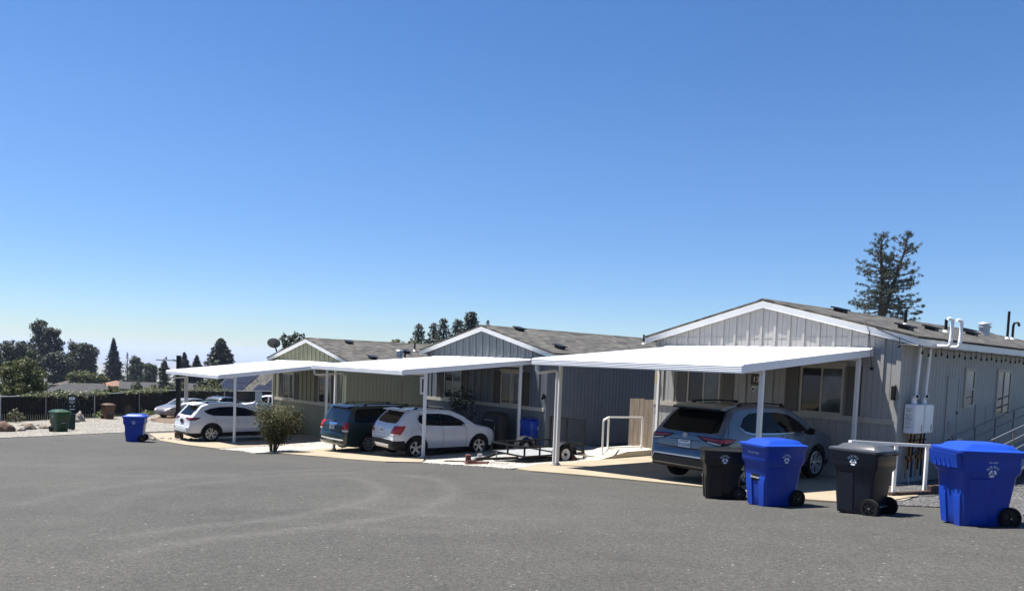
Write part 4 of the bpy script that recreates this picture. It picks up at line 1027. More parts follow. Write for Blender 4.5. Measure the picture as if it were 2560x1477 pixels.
def bin_(label, x, y, face, col, hh=1.12, big=True, style='bar', code=None, lid=True, group='wheeled bins', emblem=True, ez=None, sides=(1, -1), lidcol=None, frontcode=None):
    """front of the bin points along +x before turning; wheels at the back (-x)"""
    B = thing('wheeled_bin', label, 'bin', (x, y, g(x, y)+.012), face, group)
    k = hh/1.12; w0, d0, w1, d1 = (.50, .56, .61, .72) if big else (.44, .52, .54, .64)
    zr = 1.0*k
    def W(z): return w0+(w1-w0)*min(1, z/(.74*k))+(.05 if z > .76*k else .05*max(0, (z-.69*k)/(.07*k)))
    def D(z): return d0+(d1-d0)*min(1, z/(.74*k))+(.07 if z > .76*k else .07*max(0, (z-.69*k)/(.07*k)))
    m = MB(); rings = []
    for z in (.0, .03, .2*k, .45*k, .69*k, .73*k, .76*k, .9*k, zr):
        sh = .012*(z < .02)
        rings.append(rrect(D(z)-2*sh, W(z)-2*sh, .045, z))
    m.loft(rings)
    # raised corner pillars leave a recessed centre channel down the front
    for sg in (1, -1):
        q = []
        for z in (.0, .40*k, .52*k):
            xf = D(z)/2+(.022 if z < .5*k else .0); yw = W(z)/2
            q.append([(xf-.05, sg*(yw-.035), z), (xf, sg*(yw-.05), z), (xf, sg*(.085), z), (xf-.05, sg*.07, z)])
        m.loft(q)
    # side grooves
    for sg in (1, -1):
        q = []
        for z in (.05, .4*k, .66*k):
            yw = W(z)/2+.012; q.append([(-.02, sg*(yw-.03), z), (-.0, sg*yw, z), (D(z)/2-.07, sg*yw, z), (D(z)/2-.05, sg*(yw-.03), z)])
        m.loft(q)
    body = m.build('body', col, B, smooth=38)
    # rim
    m = MB(); o1 = rrect(D(zr)+.05, W(zr)+.05, .06, zr-.035); o2 = rrect(D(zr)+.05, W(zr)+.05, .06, zr+.004); i2 = rrect(D(zr)-.02, W(zr)-.02, .05, zr+.004); i1 = rrect(D(zr)-.02, W(zr)-.02, .05, zr-.035)
    m.loft([i1, o1, o2, i2], cap=False); m.build('rim', col, B, smooth=40)
    if style == 'lip':
        m = MB(); zf = .99*k; xb = D(.9*k)/2
        m.prism([(xb+.02, zf), (xb+.085, zf), (xb+.055, .80*k), (xb-.01, .765*k), (xb-.03, .80*k)], 'y', -W(.9*k)/2+.03, W(.9*k)/2-.03)
        for yy in (-.16, -.06, .04, .14):
            m.prism([(xb+.054, .80*k), (xb+.066, .80*k), (xb+.078, .90*k)], 'y', yy-.008, yy+.008)
            m.prism([(yy-.022, .79*k), (yy+.022, .79*k), (yy, .90*k)], 'x', xb+.03, xb+.072)
        m.build('lift_lip', col, B)
    if style == 'bar':
        m = MB(); xf = D(.5*k)/2; m.box(xf-.012, xf+.004, -.10, .10, .43*k, .60*k); m.build('grip_hollow_shade', M['black'] if col is not GRN else DGRN, B)  # raised dark plate, its colour stands in for shade in a grip hollow
        m = MB(); m.box(xf-.004, xf+.018, -.11, .11, .47*k, .488*k); m.build('grip_bar', M['galv'], B)
    if lid:
        lc = lidcol or col
        m = MB(); z0 = zr+.006; dd = D(zr); ww = W(zr)
        m.loft([rrect(dd+.085, ww+.075, .06, z0, .012), rrect(dd+.085, ww+.075, .06, z0+.030, .012), rrect(dd+.05, ww+.04, .06, z0+.040, .0), rrect(dd-.06, ww-.09, .06, z0+.052, -.01),
                rrect(dd-.16, ww-.17, .06, z0+.10, -.02), rrect(dd-.36, ww-.30, .05, z0+.118, -.03)])
        m.build('lid', lc, B, smooth=35)
    else:
        m = MB(); m.box(D(zr)/2*-1-.02, -D(zr)/2+.02, -W(zr)/2+.02, W(zr)/2-.02, zr-.03, zr+.02)
        m.loft([[(-D(zr)/2-.03, s_*W(zr)/2, zr+.03) for s_ in (-1, 1)]+[(-D(zr)/2-.05, s_*W(zr)/2, zr+.03) for s_ in (1, -1)],
                [(-D(zr)/2-.12, s_*W(zr)/2*.95, .42*k) for s_ in (-1, 1)]+[(-D(zr)/2-.145, s_*W(zr)/2*.95, .42*k) for s_ in (1, -1)]])
        m.build('lid', lidcol or col, B)
        m = MB(); m.box(-D(zr)/2+.03, D(zr)/2-.03, -W(zr)/2+.03, W(zr)/2-.03, zr-.06, zr-.055); m.build('inside', M['black'], B)
    m = MB(); xr = -D(zr)/2-.055
    m.tube([(xr+.05, -W(zr)/2+.06, zr-.02), (xr-.02, -W(zr)/2+.06, zr+.012), (xr-.02, W(zr)/2-.06, zr+.012), (xr+.05, W(zr)/2-.06, zr-.02)], .014, 6)
    for yy in (-.12, .12): m.box(xr-.02, xr+.05, yy-.02, yy+.02, zr-.02, zr+.03)
    m.build('handle', col, B, smooth=50)
    rw = .148*k; xa = -d0/2-.02
    m = MB(); m.cyl((xa, -w0/2-.07, rw), (xa, w0/2+.07, rw), .012, n=8); m.build('axle', M['grey_metal'], B)
    for sg in (1, -1):
        m = MB(); yc = sg*(w0/2+.035); b = .032
        m.lathe([(rw*.68, yc-b), (rw*.72, yc-b), (rw*.96, yc-b), (rw, yc-b*.6), (rw, yc+b*.6), (rw*.96, yc+b), (rw*.72, yc+b), (rw*.68, yc+b)], (xa, 0, rw), 'y', 28)
        wo = m.build('wheel', M['rubber'], B, smooth=40)
        m = MB(); m.cyl((xa, yc-b*.5, rw), (xa, yc+b*.5, rw), rw*.69, n=24)
        m.cyl((xa, yc-b, rw), (xa, yc+b, rw), .028, n=12)
        for t in range(6):
            a = R(60*t+15); m.bar((xa, yc+sg*b*.7, rw), (xa+rw*.67*math.cos(a), yc+sg*b*.7, rw+rw*.67*math.sin(a)), .016, .014, up=(0, 1, 0))
        m.build('hub', BLK, wo)
    if emblem:
        for sd in sides: nrws(B, sd, lambda z: W(z)/2, ez or .80*k, .56, code)
    if frontcode:
        m = MB(); vs, fs = text_geo(frontcode, .045); xf = D(.9*k)/2+.004; m.add([(xf, x, .88*k+z) for x, z in vs], fs); m.build('stencilled_number', M['mark'], B)
    return B
bin_('bright blue recycling bin standing alone at the right end, ribbed lip on its front', 6.22, 9.86, R(181.5), BLUE, 1.09, True, 'lip', '02-0400', ez=.73)
bin_('charcoal bin with grey lid and spoked wheel beside the white pipe rail', 5.36, 11.2, R(125), DARK, 1.06, False, 'plain', 'EE160407', ez=.80, lidcol=plastic('grey_lid_plastic', (.05, .055, .062), .35))
bin_('deep blue recycling bin in front of the steel blue car', 4.40, 12.38, R(200.3), BLUE, 1.11, True, 'bar', None, ez=.80, frontcode='0E1126 M0066')
bin_('black open bin with its lid hanging back, left of the deep blue bin', 3.86, 13.45, R(173.6), BLK, .99, False, 'plain', '007 514107', lid=False, ez=.72)
bin_('blue recycling bin standing alone on the asphalt near the pale gravel', -15.25, 30.05, R(196), BLUE, 1.12, True, 'plain', None, ez=.78)
bin_('blue recycling bin tucked behind the black trailer by the blue home', .74, 27.0, R(228), BLUE, 1.12, True, 'plain', None, ez=.78)
bin_('green yard bin on the gravel near the boulders', -22.25, 36.5, R(-33), GRN, 1.10, True, 'bar', None, ez=.78)
bin_('brown bin on the gravel against the dark fence', -28.3, 52.0, R(-40), BRN, 1.1, True, 'bar', None, emblem=False)

# ------------------------------------------------------------------ black utility trailer
T, org = hthing(3, 'utility_trailer', 'black mesh-sided utility trailer parked on white gravel between two homes', 'trailer', -8.68, -3.15, gl(3, -8.68, -3.15)+.03)
ua, ub, va, vb = -9.40, -7.93, -4.55, -2.30; zt_, zb_ = org[2]+.50, org[2]+.24
m = MB()
for z in (zt_, zb_):
    s_ = .045
    for p, q in (((ua, va, z), (ub, va, z)), ((ua, vb, z), (ub, vb, z)), ((ua, va, z), (ua, vb, z)), ((ub, va, z), (ub, vb, z))): m.bar(p, q, s_, s_)
for u in (ua, ub):
    for k in range(5): m.bar((u, va+(vb-va)*k/4, zb_), (u, va+(vb-va)*k/4, zt_), .04, .04)
for k in range(3): m.bar((ua+(ub-ua)*k/2, va, zb_), (ua+(ub-ua)*k/2, va, zt_), .04, .04)
m.build('frame', M['black_metal'], T, org=org)
m = MB(); m.box(ua+.025, ub-.025, va+.025, vb-.025, zb_-.012, zb_+.012)
m.build('deck', mat('grey_deck_boards', (.20, .21, .21), .7, var=.25, vs=8), T, org=org)
m = MB(); u0 = (ua+ub)/2
m.bar((ua+.25, va, zb_-.05), (u0, va-.95, zb_-.10), .06, .06); m.bar((ub-.25, va, zb_-.05), (u0, va-.95, zb_-.10), .06, .06); m.box(u0-.05, u0+.05, va-1.15, va-.9, zb_-.14, zb_-.06)
m.build('tongue', M['black_metal'], T, org=org)
m = MB(); m.cyl((u0, va-1.12, zb_-.1), (u0, va-1.2, zb_-.06), .05, n=10); m.box(u0-.04, u0+.04, va-1.05, va-.93, zb_-.055, zb_+.05); m.build('coupler', M['galv'], T, org=org)
m = MB()
for p, q in (((ua, vb+.03, zb_+.05), (ua, vb+.03, zt_+.72)), ((ub, vb+.03, zb_+.05), (ub, vb+.03, zt_+.72)), (((ua+ub)/2, vb+.03, zb_+.05), ((ua+ub)/2, vb+.03, zt_+.72)), ((ua, vb+.03, zt_+.72), (ub, vb+.03, zt_+.72)), ((ua, vb+.03, zb_+.07), (ub, vb+.03, zb_+.07))): m.bar(p, q, .045, .045)
G_ = m.build('ramp_gate', M['black_metal'], T, org=org)
m = MB(); k = 0
while ua+.05*k < ub: m.bar((ua+.05*k, vb+.03, zb_+.07), (ua+.05*k, vb+.03, zt_+.72), .005, .005); k += 1
z = zb_+.1
while z < zt_+.72: m.bar((ua, vb+.032, z), (ub, vb+.032, z), .005, .005); z += .05
m.build('gate_mesh', M['black_metal'], G_, org=org)
for sg, u in ((1, ub), (-1, ua)):
    yc = u+sg*.12; c0 = (0, 0, 0); rw = .27; zc = org[2]+rw-.01
    m = MB(); m.lathe([(rw*.62, yc-.07), (rw*.95, yc-.07), (rw, yc-.04), (rw, yc+.04), (rw*.95, yc+.07), (rw*.62, yc+.07)], (0, -3.15, zc), 'x', 26)
    wo = m.build('wheel', M['rubber'], T, smooth=40, org=org)
    m = MB(); m.lathe([(0, yc+sg*.045), (.05, yc+sg*.05), (.055, yc+sg*.03), (rw*.5, yc+sg*.02), (rw*.60, yc+sg*.06), (rw*.66, yc+sg*.068), (rw*.66, yc-.05)], (0, -3.15, zc), 'x', 26)
    ro_ = m.build('rim', M['white'], wo, smooth=40, org=org)
    m = MB(); m.cyl((yc+sg*.045, -3.15, zc), (yc+sg*.075, -3.15, zc), .05, n=10)
    for k in range(5): a = R(72*k); m.cyl((yc+sg*.028, -3.15+.09*math.cos(a), zc+.09*math.sin(a)), (yc+sg*.045, -3.15+.09*math.cos(a), zc+.09*math.sin(a)), .013, n=6)
    m.build('wheel_bolt', M['black'], ro_, org=org)
    m = MB()
    pr = [(-3.15+.40*math.cos(a), zc+.36*math.sin(a)) for a in [R(180-k*18) for k in range(11)]]; pi_ = [(-3.15+.38*math.cos(a), zc+.34*math.sin(a)) for a in [R(k*18) for k in range(11)]]
    m.prism(pr+pi_, 'x', yc-.11, yc+.11); m.build('mudguard', M['black_metal'], T, org=org)
m = MB(); m.cyl((ua, -3.15, org[2]+.26), (ub, -3.15, org[2]+.26), .035, n=8); m.build('axle', M['black_metal'], T, org=org)
m = MB(); m.box(ub-.1, ub+.02, vb+.06, vb+.085, zb_-.02, zb_+.08); m.build('tail_lamp', M['red_glass'], T, org=org)
m = MB(); m.cyl((ua+.35, va-.1, org[2]-.0), (ua+.35, va-.1, zb_), .02, n=6); m.build('stand', M['galv'], T, org=org)
def brick(label, h, u, v, rot, w, d, hh, m, name='brick_block', cat='block', dz=0, group=None):
    x, y = uv(h, u, v); o = thing(name, label, cat, (x, y, g(x, y)+.045+dz), rot, group)
    q = MB(); q.box(-w/2, w/2, -d/2, d/2, 0, hh); q.build('block', m, o, bevel=.015); return o
def chock(label, u, v):
    x, y = uv(3, u, v); q = MB(); q.prism([(-.13, 0), (.13, 0), (.13, .05), (.0, .17), (-.06, .13)], 'y', -.09, .09)
    o = q.build('wheel_chock', M['red_brick'], bevel=.01); o.location = (x, y, g(x, y)+.03); o.rotation_euler = (0, 0, heading(3)); tag(o, label, 'wheel chock', 'red wheel chocks')
chock('red wheel chock behind the near trailer wheel, right of the carport post', -7.81, -2.82); chock('red wheel chock behind the far trailer wheel under the deck', -9.52, -2.80)
q = MB(); q.box(-.3, .3, -.14, .14, 0, .055); q.box(-.28, -.03, -.12, .13, .056, .11); q.box(-.30, -.16, -.06, .06, .111, .26)
o = q.build('hitch_block', M['red_brick'], bevel=.01); x, y = uv(3, -8.66, -5.66); o.location = (x, y, g(x, y)+.03); o.rotation_euler = (0, 0, .3); tag(o, 'low stack of red blocks under the trailer tongue', 'block')

# ------------------------------------------------------------------ rails
def prail(name, label, pts, posts, r, m, low=False, cat='railing'):
    o = thing(name, label, cat, (pts[0][0], pts[0][1], g(pts[0][0], pts[0][1])))
    org = tuple(o.location)
    q = MB()
    for a, b in zip(pts, pts[1:]): q.bar(a, b, r, r)
    q.build('top_rail', m, o, org=org)
    for p in posts:
        q = MB(); q.bar((p[0], p[1], p[2]), (p[0], p[1], p[3]), r, r, up=(1, 0, 0)); q.build('post', m, o, org=org)
    return o, org
def W3(u, v, z): x, y = uv(3, u, v); return (x, y, z)
b1, b2, b3 = (-7.6, -1.8), (-8.0, -1.15), (-7.6, -.05)
o, og = prail('hand_rail', 'white square-tube handrail on the pale ramp beside the wooden gate', [W3(*b1, -1.63), W3(*b2, -1.585), W3(*b3, -1.575)],
      [(*uv(3, *b1), -2.85, -1.655), (*uv(3, *b2), -2.75, -1.61), (*uv(3, *b3), -2.75, -1.60)], .05, M['white_trim'])
q = MB(); q.bar(W3(*b2, -2.52), W3(*b3, -2.48), .05, .05); q.bar(W3(*b1, -2.66), W3(*b2, -2.52), .05, .05); q.build('bottom_rail', M['white_trim'], o, org=og)
pp = [(5.74, 12.53, -2.25, -1.125), (7.39, 14.19, -2.40, -1.29), (8.4, 14.93, -2.45, -1.365), (9.19, 15.48, -2.45, -1.42), (10.4, 16.3, -2.5, -1.5)]
o, og = prail('pipe_rail', 'white round pipe rail behind the charcoal bin and bright blue bin', [(p[0], p[1], p[3]) for p in pp], [(p[0], p[1], p[2], p[3]-.02) for p in pp], .055, M['white_trim'])
q = MB(); q.bar((5.74, 12.53, -1.19), (6.35, 13.15, -1.255), .03, .05); q.build('rail_bracket', M['grey_metal'], o, org=og)
# ramp with grey tube rails along the side of the grey home
o, org = hthing(3, 'access_ramp', 'grey ramp with tube railings along the side wall of the grey home', 'ramp', 1.0, 3.5, -.1)
q = MB()
zr_ = lambda v: interp([(1.5, 1.06), (2.16, 1.16), (4.6, 1.50), (9, 2.1)], v)
for u in (.5, 1.35):
    for dz in (0, -.26, -.52): q.tube([(u, 1.9, zr_(1.9)+dz), (u, 5.0, zr_(5.0)+dz), (u, 9.0, zr_(9)+dz)], .021, 7)
    for v in (2.0, 3.4, 4.8, 6.2, 7.6, 9.0): q.cyl((u, v, zr_(v)-1.0), (u, v, zr_(v)), .021, n=7)
q.build('railing', mat('dull_grey_tube', (.13, .135, .14), .5, .3), o, smooth=50, org=org)
q = MB(); q.prism([(1.9, zr_(1.9)-1.02), (9, zr_(9)-1.02), (9, zr_(9)-1.12), (1.9, zr_(1.9)-1.12)], 'x', .45, 1.4); q.build('ramp_deck', M['galv'], o, org=org)
# timber edging, lava stones
def edging(label, a, b, hh):
    q = MB(); za, zb2 = g(*a)-.05, g(*b)-.05
    q.bar((a[0], a[1], za+hh/2), (b[0], b[1], zb2+hh/2), .1, hh)
    o = q.build('timber_edging', M['timber'], bevel=.01, org=(a[0], a[1], za)); tag(o, label, 'edging', 'dark timber edging')
edging('dark timber edging beside the nearest rail post and pale slab corner', (7.30, 14.12), (8.75, 15.0), .16); edging('thicker dark timber edging stepping up under the pipe rail', (8.42, 14.80), (10.6, 16.3), .26)
edging('dark timber edging at the driveway end beside the small white car', (-1.9, 21.7), (-.6, 20.75), .12); edging('dark timber edging lying behind the trailer tongue', uv(3, -9.6, -4.3), uv(3, -8.9, -1.9), .12)

# ------------------------------------------------------------------ things on the wall of the grey home
hm = mat('white_heater_enamel', (.70, .71, .73), .35)
def heater(label, v0, v1):
    o, org = hthing(3, 'water_heater', label, 'water heater', .14, v0, 1.22, 'wall water heaters')
    q = MB(); q.box(.02, .27, v0, v1, 1.22, 1.90); q.build('case', hm, o, bevel=.012, org=org)
    q = MB(); q.box(.2705, .276, v0+.02, v1-.02, 1.24, 1.88); q.build('front_cover', hm, o, org=org)
    q = MB(); z = 1.80
    for r in range(15):
        w = random.uniform(.10, .16); q.box(.055, .055+w, v0-.0025, v0-.0005, z, z+random.choice((.006, .010, .014)), 0); z -= .034
    q.build('printed_label', M['ink_grey'], o, org=org)
    q = MB(); q.box(.2765, .283, v1-.13, v1-.09, 1.26, 1.42); q.build('badge', M['ink_grey'], o, org=org)
    q = MB()
    for k in range(4):
        vv = v0+.08+k*.1; zb = .15+.18*(k % 3)
        q.tube([(.12+.02*(k % 2), vv, 1.21), (.12, vv, .9), (.10, vv+.02, .85), (.10, vv+.02, zb)], .017+.004*(k % 2), 6, mi=k % 2)
        q.cyl((.12, vv, 1.05), (.19, vv, 1.05), .02, n=6, mi=1); q.cyl((.10, vv+.02, .6), (.10, vv+.02, .68), .03, n=8, mi=1-k % 2)
    q.build('pipework', [M['brass'], M['black']], o, smooth=50, org=org)
    zz = 1.905
    q = MB(); q.cyl((.16, v0+.14, zz), (.16, v0+.14, zz+.10), .05, n=12); q.tube([(.16, v0+.14, zz+.10), (.17, v0+.135, zz+.15), (.20, v0+.12, zz+.18), (.25, v0+.09, zz+.185)], .055, 12, caps=True)
    q.build('intake_elbow', M['white'], o, smooth=50, org=org)
    q = MB(); q.cyl((.25, v0+.09, zz+.185), (.256, v0+.0866, zz+.1854), .038, n=12); q.build('intake_mouth_shade', M['black'], o, org=org)  # black disc on the closed pipe end, painted as its shaded opening
    q = MB(); q.tube([(.12, v0+.30, zz), (.12, v0+.30, zz+.08), (.12, v0+.42, 3.20), (.15, v0+.43, 3.26), (.22, v0+.43, 3.275), (.70, v0+.43, 3.275), (.74, v0+.43, 3.30), (.75, v0+.43, 3.36), (.75, v0+.47, 3.82), (.75, v0+.46, 3.87), (.72, v0+.40, 3.90), (.69, v0+.34, 3.90)], .037, 10)
    q.cyl((.12, v0+.30, zz), (.12, v0+.30, zz+.07), .05, n=10); q.cyl((.75, v0+.435, 3.37), (.75, v0+.435, 3.42), .046, n=10)
    q.build('flue_pipe', M['white'], o, smooth=50, org=org)
heater('white water heater with printed label, nearest the corner of the grey home', .32, .80)
heater('second white water heater, farther from the corner of the grey home', .86, 1.34)
o, org = hthing(3, 'gas_meter', 'small grey gas meter with pipes beside the pipe rail', 'gas meter', .3, 2.0, -.1)
q = MB(); q.cyl((.3, 2.0, gl(3, .3, 2)), (.3, 2.0, .18), .045, n=10); q.cyl((.3, 2.0, .18), (.3, 2.0, .62), .022, n=8); q.tube([(.3, 2.0, .6), (.3, 2.1, .68), (.3, 2.5, .68), (.3, 2.58, .6), (.3, 2.58, .2)], .022, 8)
q.tube([(.12, .7, .72), (.12, 1.6, .84), (.2, 2.3, .9), (.2, 2.6, 1.0)], .02, 6); q.build('pipe', M['black_metal'], o, smooth=50, org=org)
q = MB(); q.cyl((.22, 2.0, .34), (.40, 2.0, .34), .10, n=14); q.box(.2, .42, 2.45, 2.72, .22, .58); q.cyl((.40, 2.0, .34), (.42, 2.0, .34), .04, n=10); q.build('meter_body', M['galv'], o, smooth=40, org=org)
q = MB(); hx = [(.10, .5, .35), (.25, .3, -.05), (.5, -.2, -.23), (.62, -.5, -.24), (.5, -.9, -.22), (.3, -1.3, -.23), (.15, -1.6, -.2)]
o = q.tube([tuple(a) for a in hx], .013, 6).build('garden_hose', M['galv'], smooth=60); x, y = uv(3, 0, 0); o.location = (x, y, HF[3]['zb']); o.rotation_euler = (0, 0, -R(HF[3]['psi']))
tag(o, 'thin grey hose sagging from the wall by the heaters to the slab', 'hose')
# string lights below the eave
o, org = hthing(3, 'string_lights', 'string of small dark bulbs hung under the eave of the grey home', 'string lights', .40, 0, 3.2)
q = MB(); bl = MB(); pts = [(-.64, -.13, 2.98), (-.72, -.14, 3.6)]
q.tube([(-.60, -.13, 2.75), (-.63, -.135, 2.95), (-.70, -.14, 3.55), (-.82, -.14, 3.80), (-.5, -.14, 3.62), (-.1, -.14, 3.45), (.36, -.12, 3.28)], .008, 5)
bl.ball((-.60, -.13, 2.70), .045, 8, 6); bl.ball((.0, -.14, 3.23), .035, 8, 6); q.cyl((.0, -.14, 3.26), (.0, -.14, 3.43), .007, n=5)
v = .1; k = 0; last = (.415, -.1, 3.27)
while v < 11:
    z = 3.245-(.0, .04, .03)[k % 3]; p = (.415, v, z); q.tube([last, tuple((Vector(last)+Vector(p))/2+Vector((0, 0, -.012))), p], .007, 5); last = p
    q.cyl((.415, v, z), (.415, v, z-.12), .006, n=5); bl.cyl((.415, v, z-.11), (.415, v, z-.15), .016, .022, n=8); bl.ball((.415, v, z-.165), .024, 8, 6)
    v += .36+.04*math.sin(k*2.1); k += 1
q.build('cord', M['black'], o, org=org); bl.build('bulb', M['black'], o, smooth=60, org=org)
# satellite dish on the sage home
o, org = hthing(1, 'satellite_dish', 'dark grey satellite dish on the eave of the sage green home', 'satellite dish', -7.5, .35, 3.72)
q = MB(); q.cyl((-7.45, .4, 3.70), (-7.6, .35, 4.1), .04, n=8); q.cyl((-7.6, .35, 4.08), (-7.7, .3, 4.3), .035, n=8); q.box(-7.58, -7.32, .25, .55, 3.70, 3.74)
q.build('mast', M['black_metal'], o, org=org)
n_ = Vector((-.70, .45, .50)).normalized(); a_ = n_.cross(Vector((0, 0, 1))).normalized(); b_ = n_.cross(a_); c_ = Vector((-7.78, .3, 4.36))
q = MB(); rings = []
for t in range(6):
    r = t/5
    rings.append([tuple(c_+a_*(.34*r*math.cos(2*math.pi*k/24))+b_*(.30*r*math.sin(2*math.pi*k/24))+n_*(.07*r*r)) for k in range(24)] if t else [tuple(c_+a_*.01*math.cos(2*math.pi*k/24)+b_*.01*math.sin(2*math.pi*k/24)) for k in range(24)])
for r_ in rings[::-1]: rings.append([tuple(Vector(p)+n_*.012) for p in r_])
q.loft(rings); q.build('reflector', mat('dark_dish_paint', (.075, .08, .085), .5), o, smooth=50, org=org)
q = MB(); tip = c_+n_*.42+b_*.05; q.tube([tuple(c_-b_*.24+n_*.05), tuple(c_+n_*.26+b_*-.18), tuple(tip)], .018, 6); q.cyl(tip, tip+n_*-.12, .05, n=10); q.build('feed_arm', M['black_metal'], o, smooth=50, org=org)
# wooden gate between the homes
o, org = hthing(3, 'wooden_gate', 'weathered cedar board gate between the blue and grey homes', 'gate', -7.9, .3, -.2)
for k in range(6):
    q = MB(); u = -8.45+k*.2; q.box(u+.004, u+.194, .28, .302, -.12+.01*(k % 2), 1.50+.012*(k % 3)); q.build('board', M['fence_wood'], o, org=org)
q = MB(); q.box(-8.45, -7.25, .304, .34, .2, .29); q.box(-8.45, -7.25, .304, .34, 1.1, 1.19); q.build('cross_rail', M['fence_wood'], o, org=org)
# under the middle carport: covered grill, potted fig, folded chair by the sage home
o, org = hthing(2, 'barbecue_grill', 'dark covered barbecue grill standing against the blue home', 'grill', -1.9, -.7, 0)
q = MB(); q.loft([rrect(1.05, .55, .06, .05, -1.9, -.7), rrect(1.1, .58, .08, .85, -1.9, -.7), rrect(.9, .5, .12, 1.22, -1.9, -.7), rrect(.6, .3, .1, 1.3, -1.9, -.7)]); q.build('cover', mat('black_cover_cloth', (.012, .012, .013), .7, bump=.5, bs=12), o, smooth=40, org=org)
q = MB(); q.cyl((-2.2, -1.0, 1.0), (-1.7, -1.0, 1.0), .016, n=8); q.build('handle', M['galv'], o, org=org)
q = MB(); q.box(-2.42, -2.3, -1.01, -.995, .35, .5); q.box(-1.62, -1.6, -1.01, -.995, .25, .8); q.build('hanging_tag', M['galv'], o, org=org)
o, org = hthing(1, 'folded_chair', 'dark folded camp chair leaning on the wall of the sage home', 'chair', -4.2, -.3, gl(1, -4.2, -.3))
zg = org[2]
q = MB(); q.prism([(-.75, zg+.05), (-.2, zg+.05), (-.12, zg+1.1), (-.3, zg+1.15), (-.42, zg+.7)], 'x', -4.5, -3.95); q.build('seat_cloth', M['black'], o, bevel=.03, org=org)
q = MB(); q.tube([(-4.5, -.85, zg+.02), (-4.3, -.1, zg+1.1)], .014, 6); q.tube([(-3.95, -.85, zg+.02), (-4.1, -.1, zg+1.15)], .014, 6); q.build('frame', M['galv'], o, org=org)

# ------------------------------------------------------------------ pole, fence, signs, rocks
x, y = -17.5, 38.9; zg = g(x, y)
o = thing('light_pole', 'dark square timber lamp pole beside the farthest white carport', 'lamp pole', (x, y, zg)); og = (x, y, zg)
q = MB(); q.box(x-.09, x+.09, y-.09, y+.09, zg-.1, -.36); q.build('pole', M['cladding'], o, org=og)
q = MB(); q.bar((x-.09, y, -.66), (x-.28, y-.1, -.60), .06, .1); q.prism([(x-1.15, y-.10), (x-1.1, y-.2), (x-.28, y-.19), (x-.28, y+.01), (x-1.1, y+.0)], 'z', -.66, -.59); q.build('lamp_head', mat('pale_lamp_housing', (.55, .57, .58), .4), o, org=og)
q = MB(); q.cyl((x-.62, y-.1, -.59), (x-.62, y-.1, -.45), .055, .05, n=10); q.build('photocell', M['grey_metal'], o, org=og)
FEN = [(-38.5, 40.0, 59), (-32.4, 46.9, 57)]
fp = [(-45.5, 33.0), (-38.8, 39.9), (-32.4, 46.9), (-31.7, 50.4), (-29.9, 53.2), (-29.2, 57.9), (-28.3, 62.9), (-25.1, 64.7), (-21.7, 67.4), (-17.5, 69.5), (-13.0, 71.2)]
fp = [(-44.9, 33.4), (-41.7, 36.6), (-38.7, 40.0), (-35.5, 43.4), (-32.4, 46.9), (-31.6, 50.2), (-30.1, 53.4), (-29.2, 58.0), (-28.3, 62.9), (-25.1, 64.7), (-21.7, 67.4), (-17.5, 69.3), (-13.0, 71.0)]
o = thing('slatted_fence', 'long dark slatted chain-link fence along the back of the gravel yard', 'fence', (fp[4][0], fp[4][1], g(fp[4][0], fp[4][1]))); og = tuple(o.location)
slat = mat('dark_fence_slat', (.007, .0055, .0055), .7, spec=.15, var=.25, vs=5)
ftop = lambda x, y: max(g(x, y)+1.62, -3.52) if y > 46 else g(x, y)+1.62
for i, (a, b) in enumerate(zip(fp, fp[1:])):
    L = math.dist(a, b); n = int(L/.085); dx, dy = (b[0]-a[0])/n, (b[1]-a[1])/n; ux, uy = dx/math.hypot(dx, dy), dy/math.hypot(dx, dy)
    q = MB()
    for k in range(n):
        xa, ya = a[0]+dx*(k+.06), a[1]+dy*(k+.06); xb, yb = a[0]+dx*(k+.94), a[1]+dy*(k+.94); zb = g(xa, ya)+.02; zt2 = ftop(xa, ya)-.03
        w = .012*(k % 2); nx, ny = -uy*w, ux*w
        q.add([(xa+nx, ya+ny, zb), (xb+nx, yb+ny, zb), (xb+nx, yb+ny, zt2), (xa+nx, ya+ny, zt2), (xa+nx-uy*.015, ya+ny+ux*.015, zb), (xb+nx-uy*.015, yb+ny+ux*.015, zb), (xb+nx-uy*.015, yb+ny+ux*.015, zt2), (xa+nx-uy*.015, ya+ny+ux*.015, zt2)],
              [(0, 1, 2, 3), (4, 7, 6, 5), (3, 2, 6, 7), (0, 3, 7, 4), (1, 5, 6, 2)])
    q.build('slat_panel', slat, o, org=og)
    q = MB(); q.cyl((a[0], a[1], ftop(*a)), (b[0], b[1], ftop(*b)), .03, n=8); q.build('top_rail', M['galv'], o, smooth=50, org=og)
    px, py = a[0]+uy*.045, a[1]-ux*.045
    q = MB(); q.cyl((px, py, g(*a)-.1), (px, py, ftop(*a)+.03), .036, n=8); q.build('post', M['galv'], o, smooth=50, org=og)
x, y = -22.9, 38.6; zg = g(x, y)
o = thing('dog_station', 'dark green pet waste station with sign panel behind the green bin', 'waste station', (x, y, zg), R(28)); 
q = MB(); q.box(-.04, .04, -.03, .03, -.1, 1.9); q.build('post', DGRN, o)
q = MB(); q.box(-.17, .17, -.06, -.031, 1.08, 1.85); q.build('sign_panel', DGRN, o)
q = MB()
for a in ((-.13, -.05, 1.62, 1.74), (-.03, .02, 1.60, 1.76), (.04, .13, 1.62, 1.74), (-.14, .13, 1.575, 1.59), (-.13, .12, 1.47, 1.50), (-.015, .015, 1.40, 1.44), (-.10, -.05, 1.24, 1.29), (.06, .11, 1.25, 1.30), (-.10, .12, 1.09, 1.13)): q.box(a[0], a[1], -.064, -.061, a[2], a[3])
q.build('printed_mark', M['mark'], o)
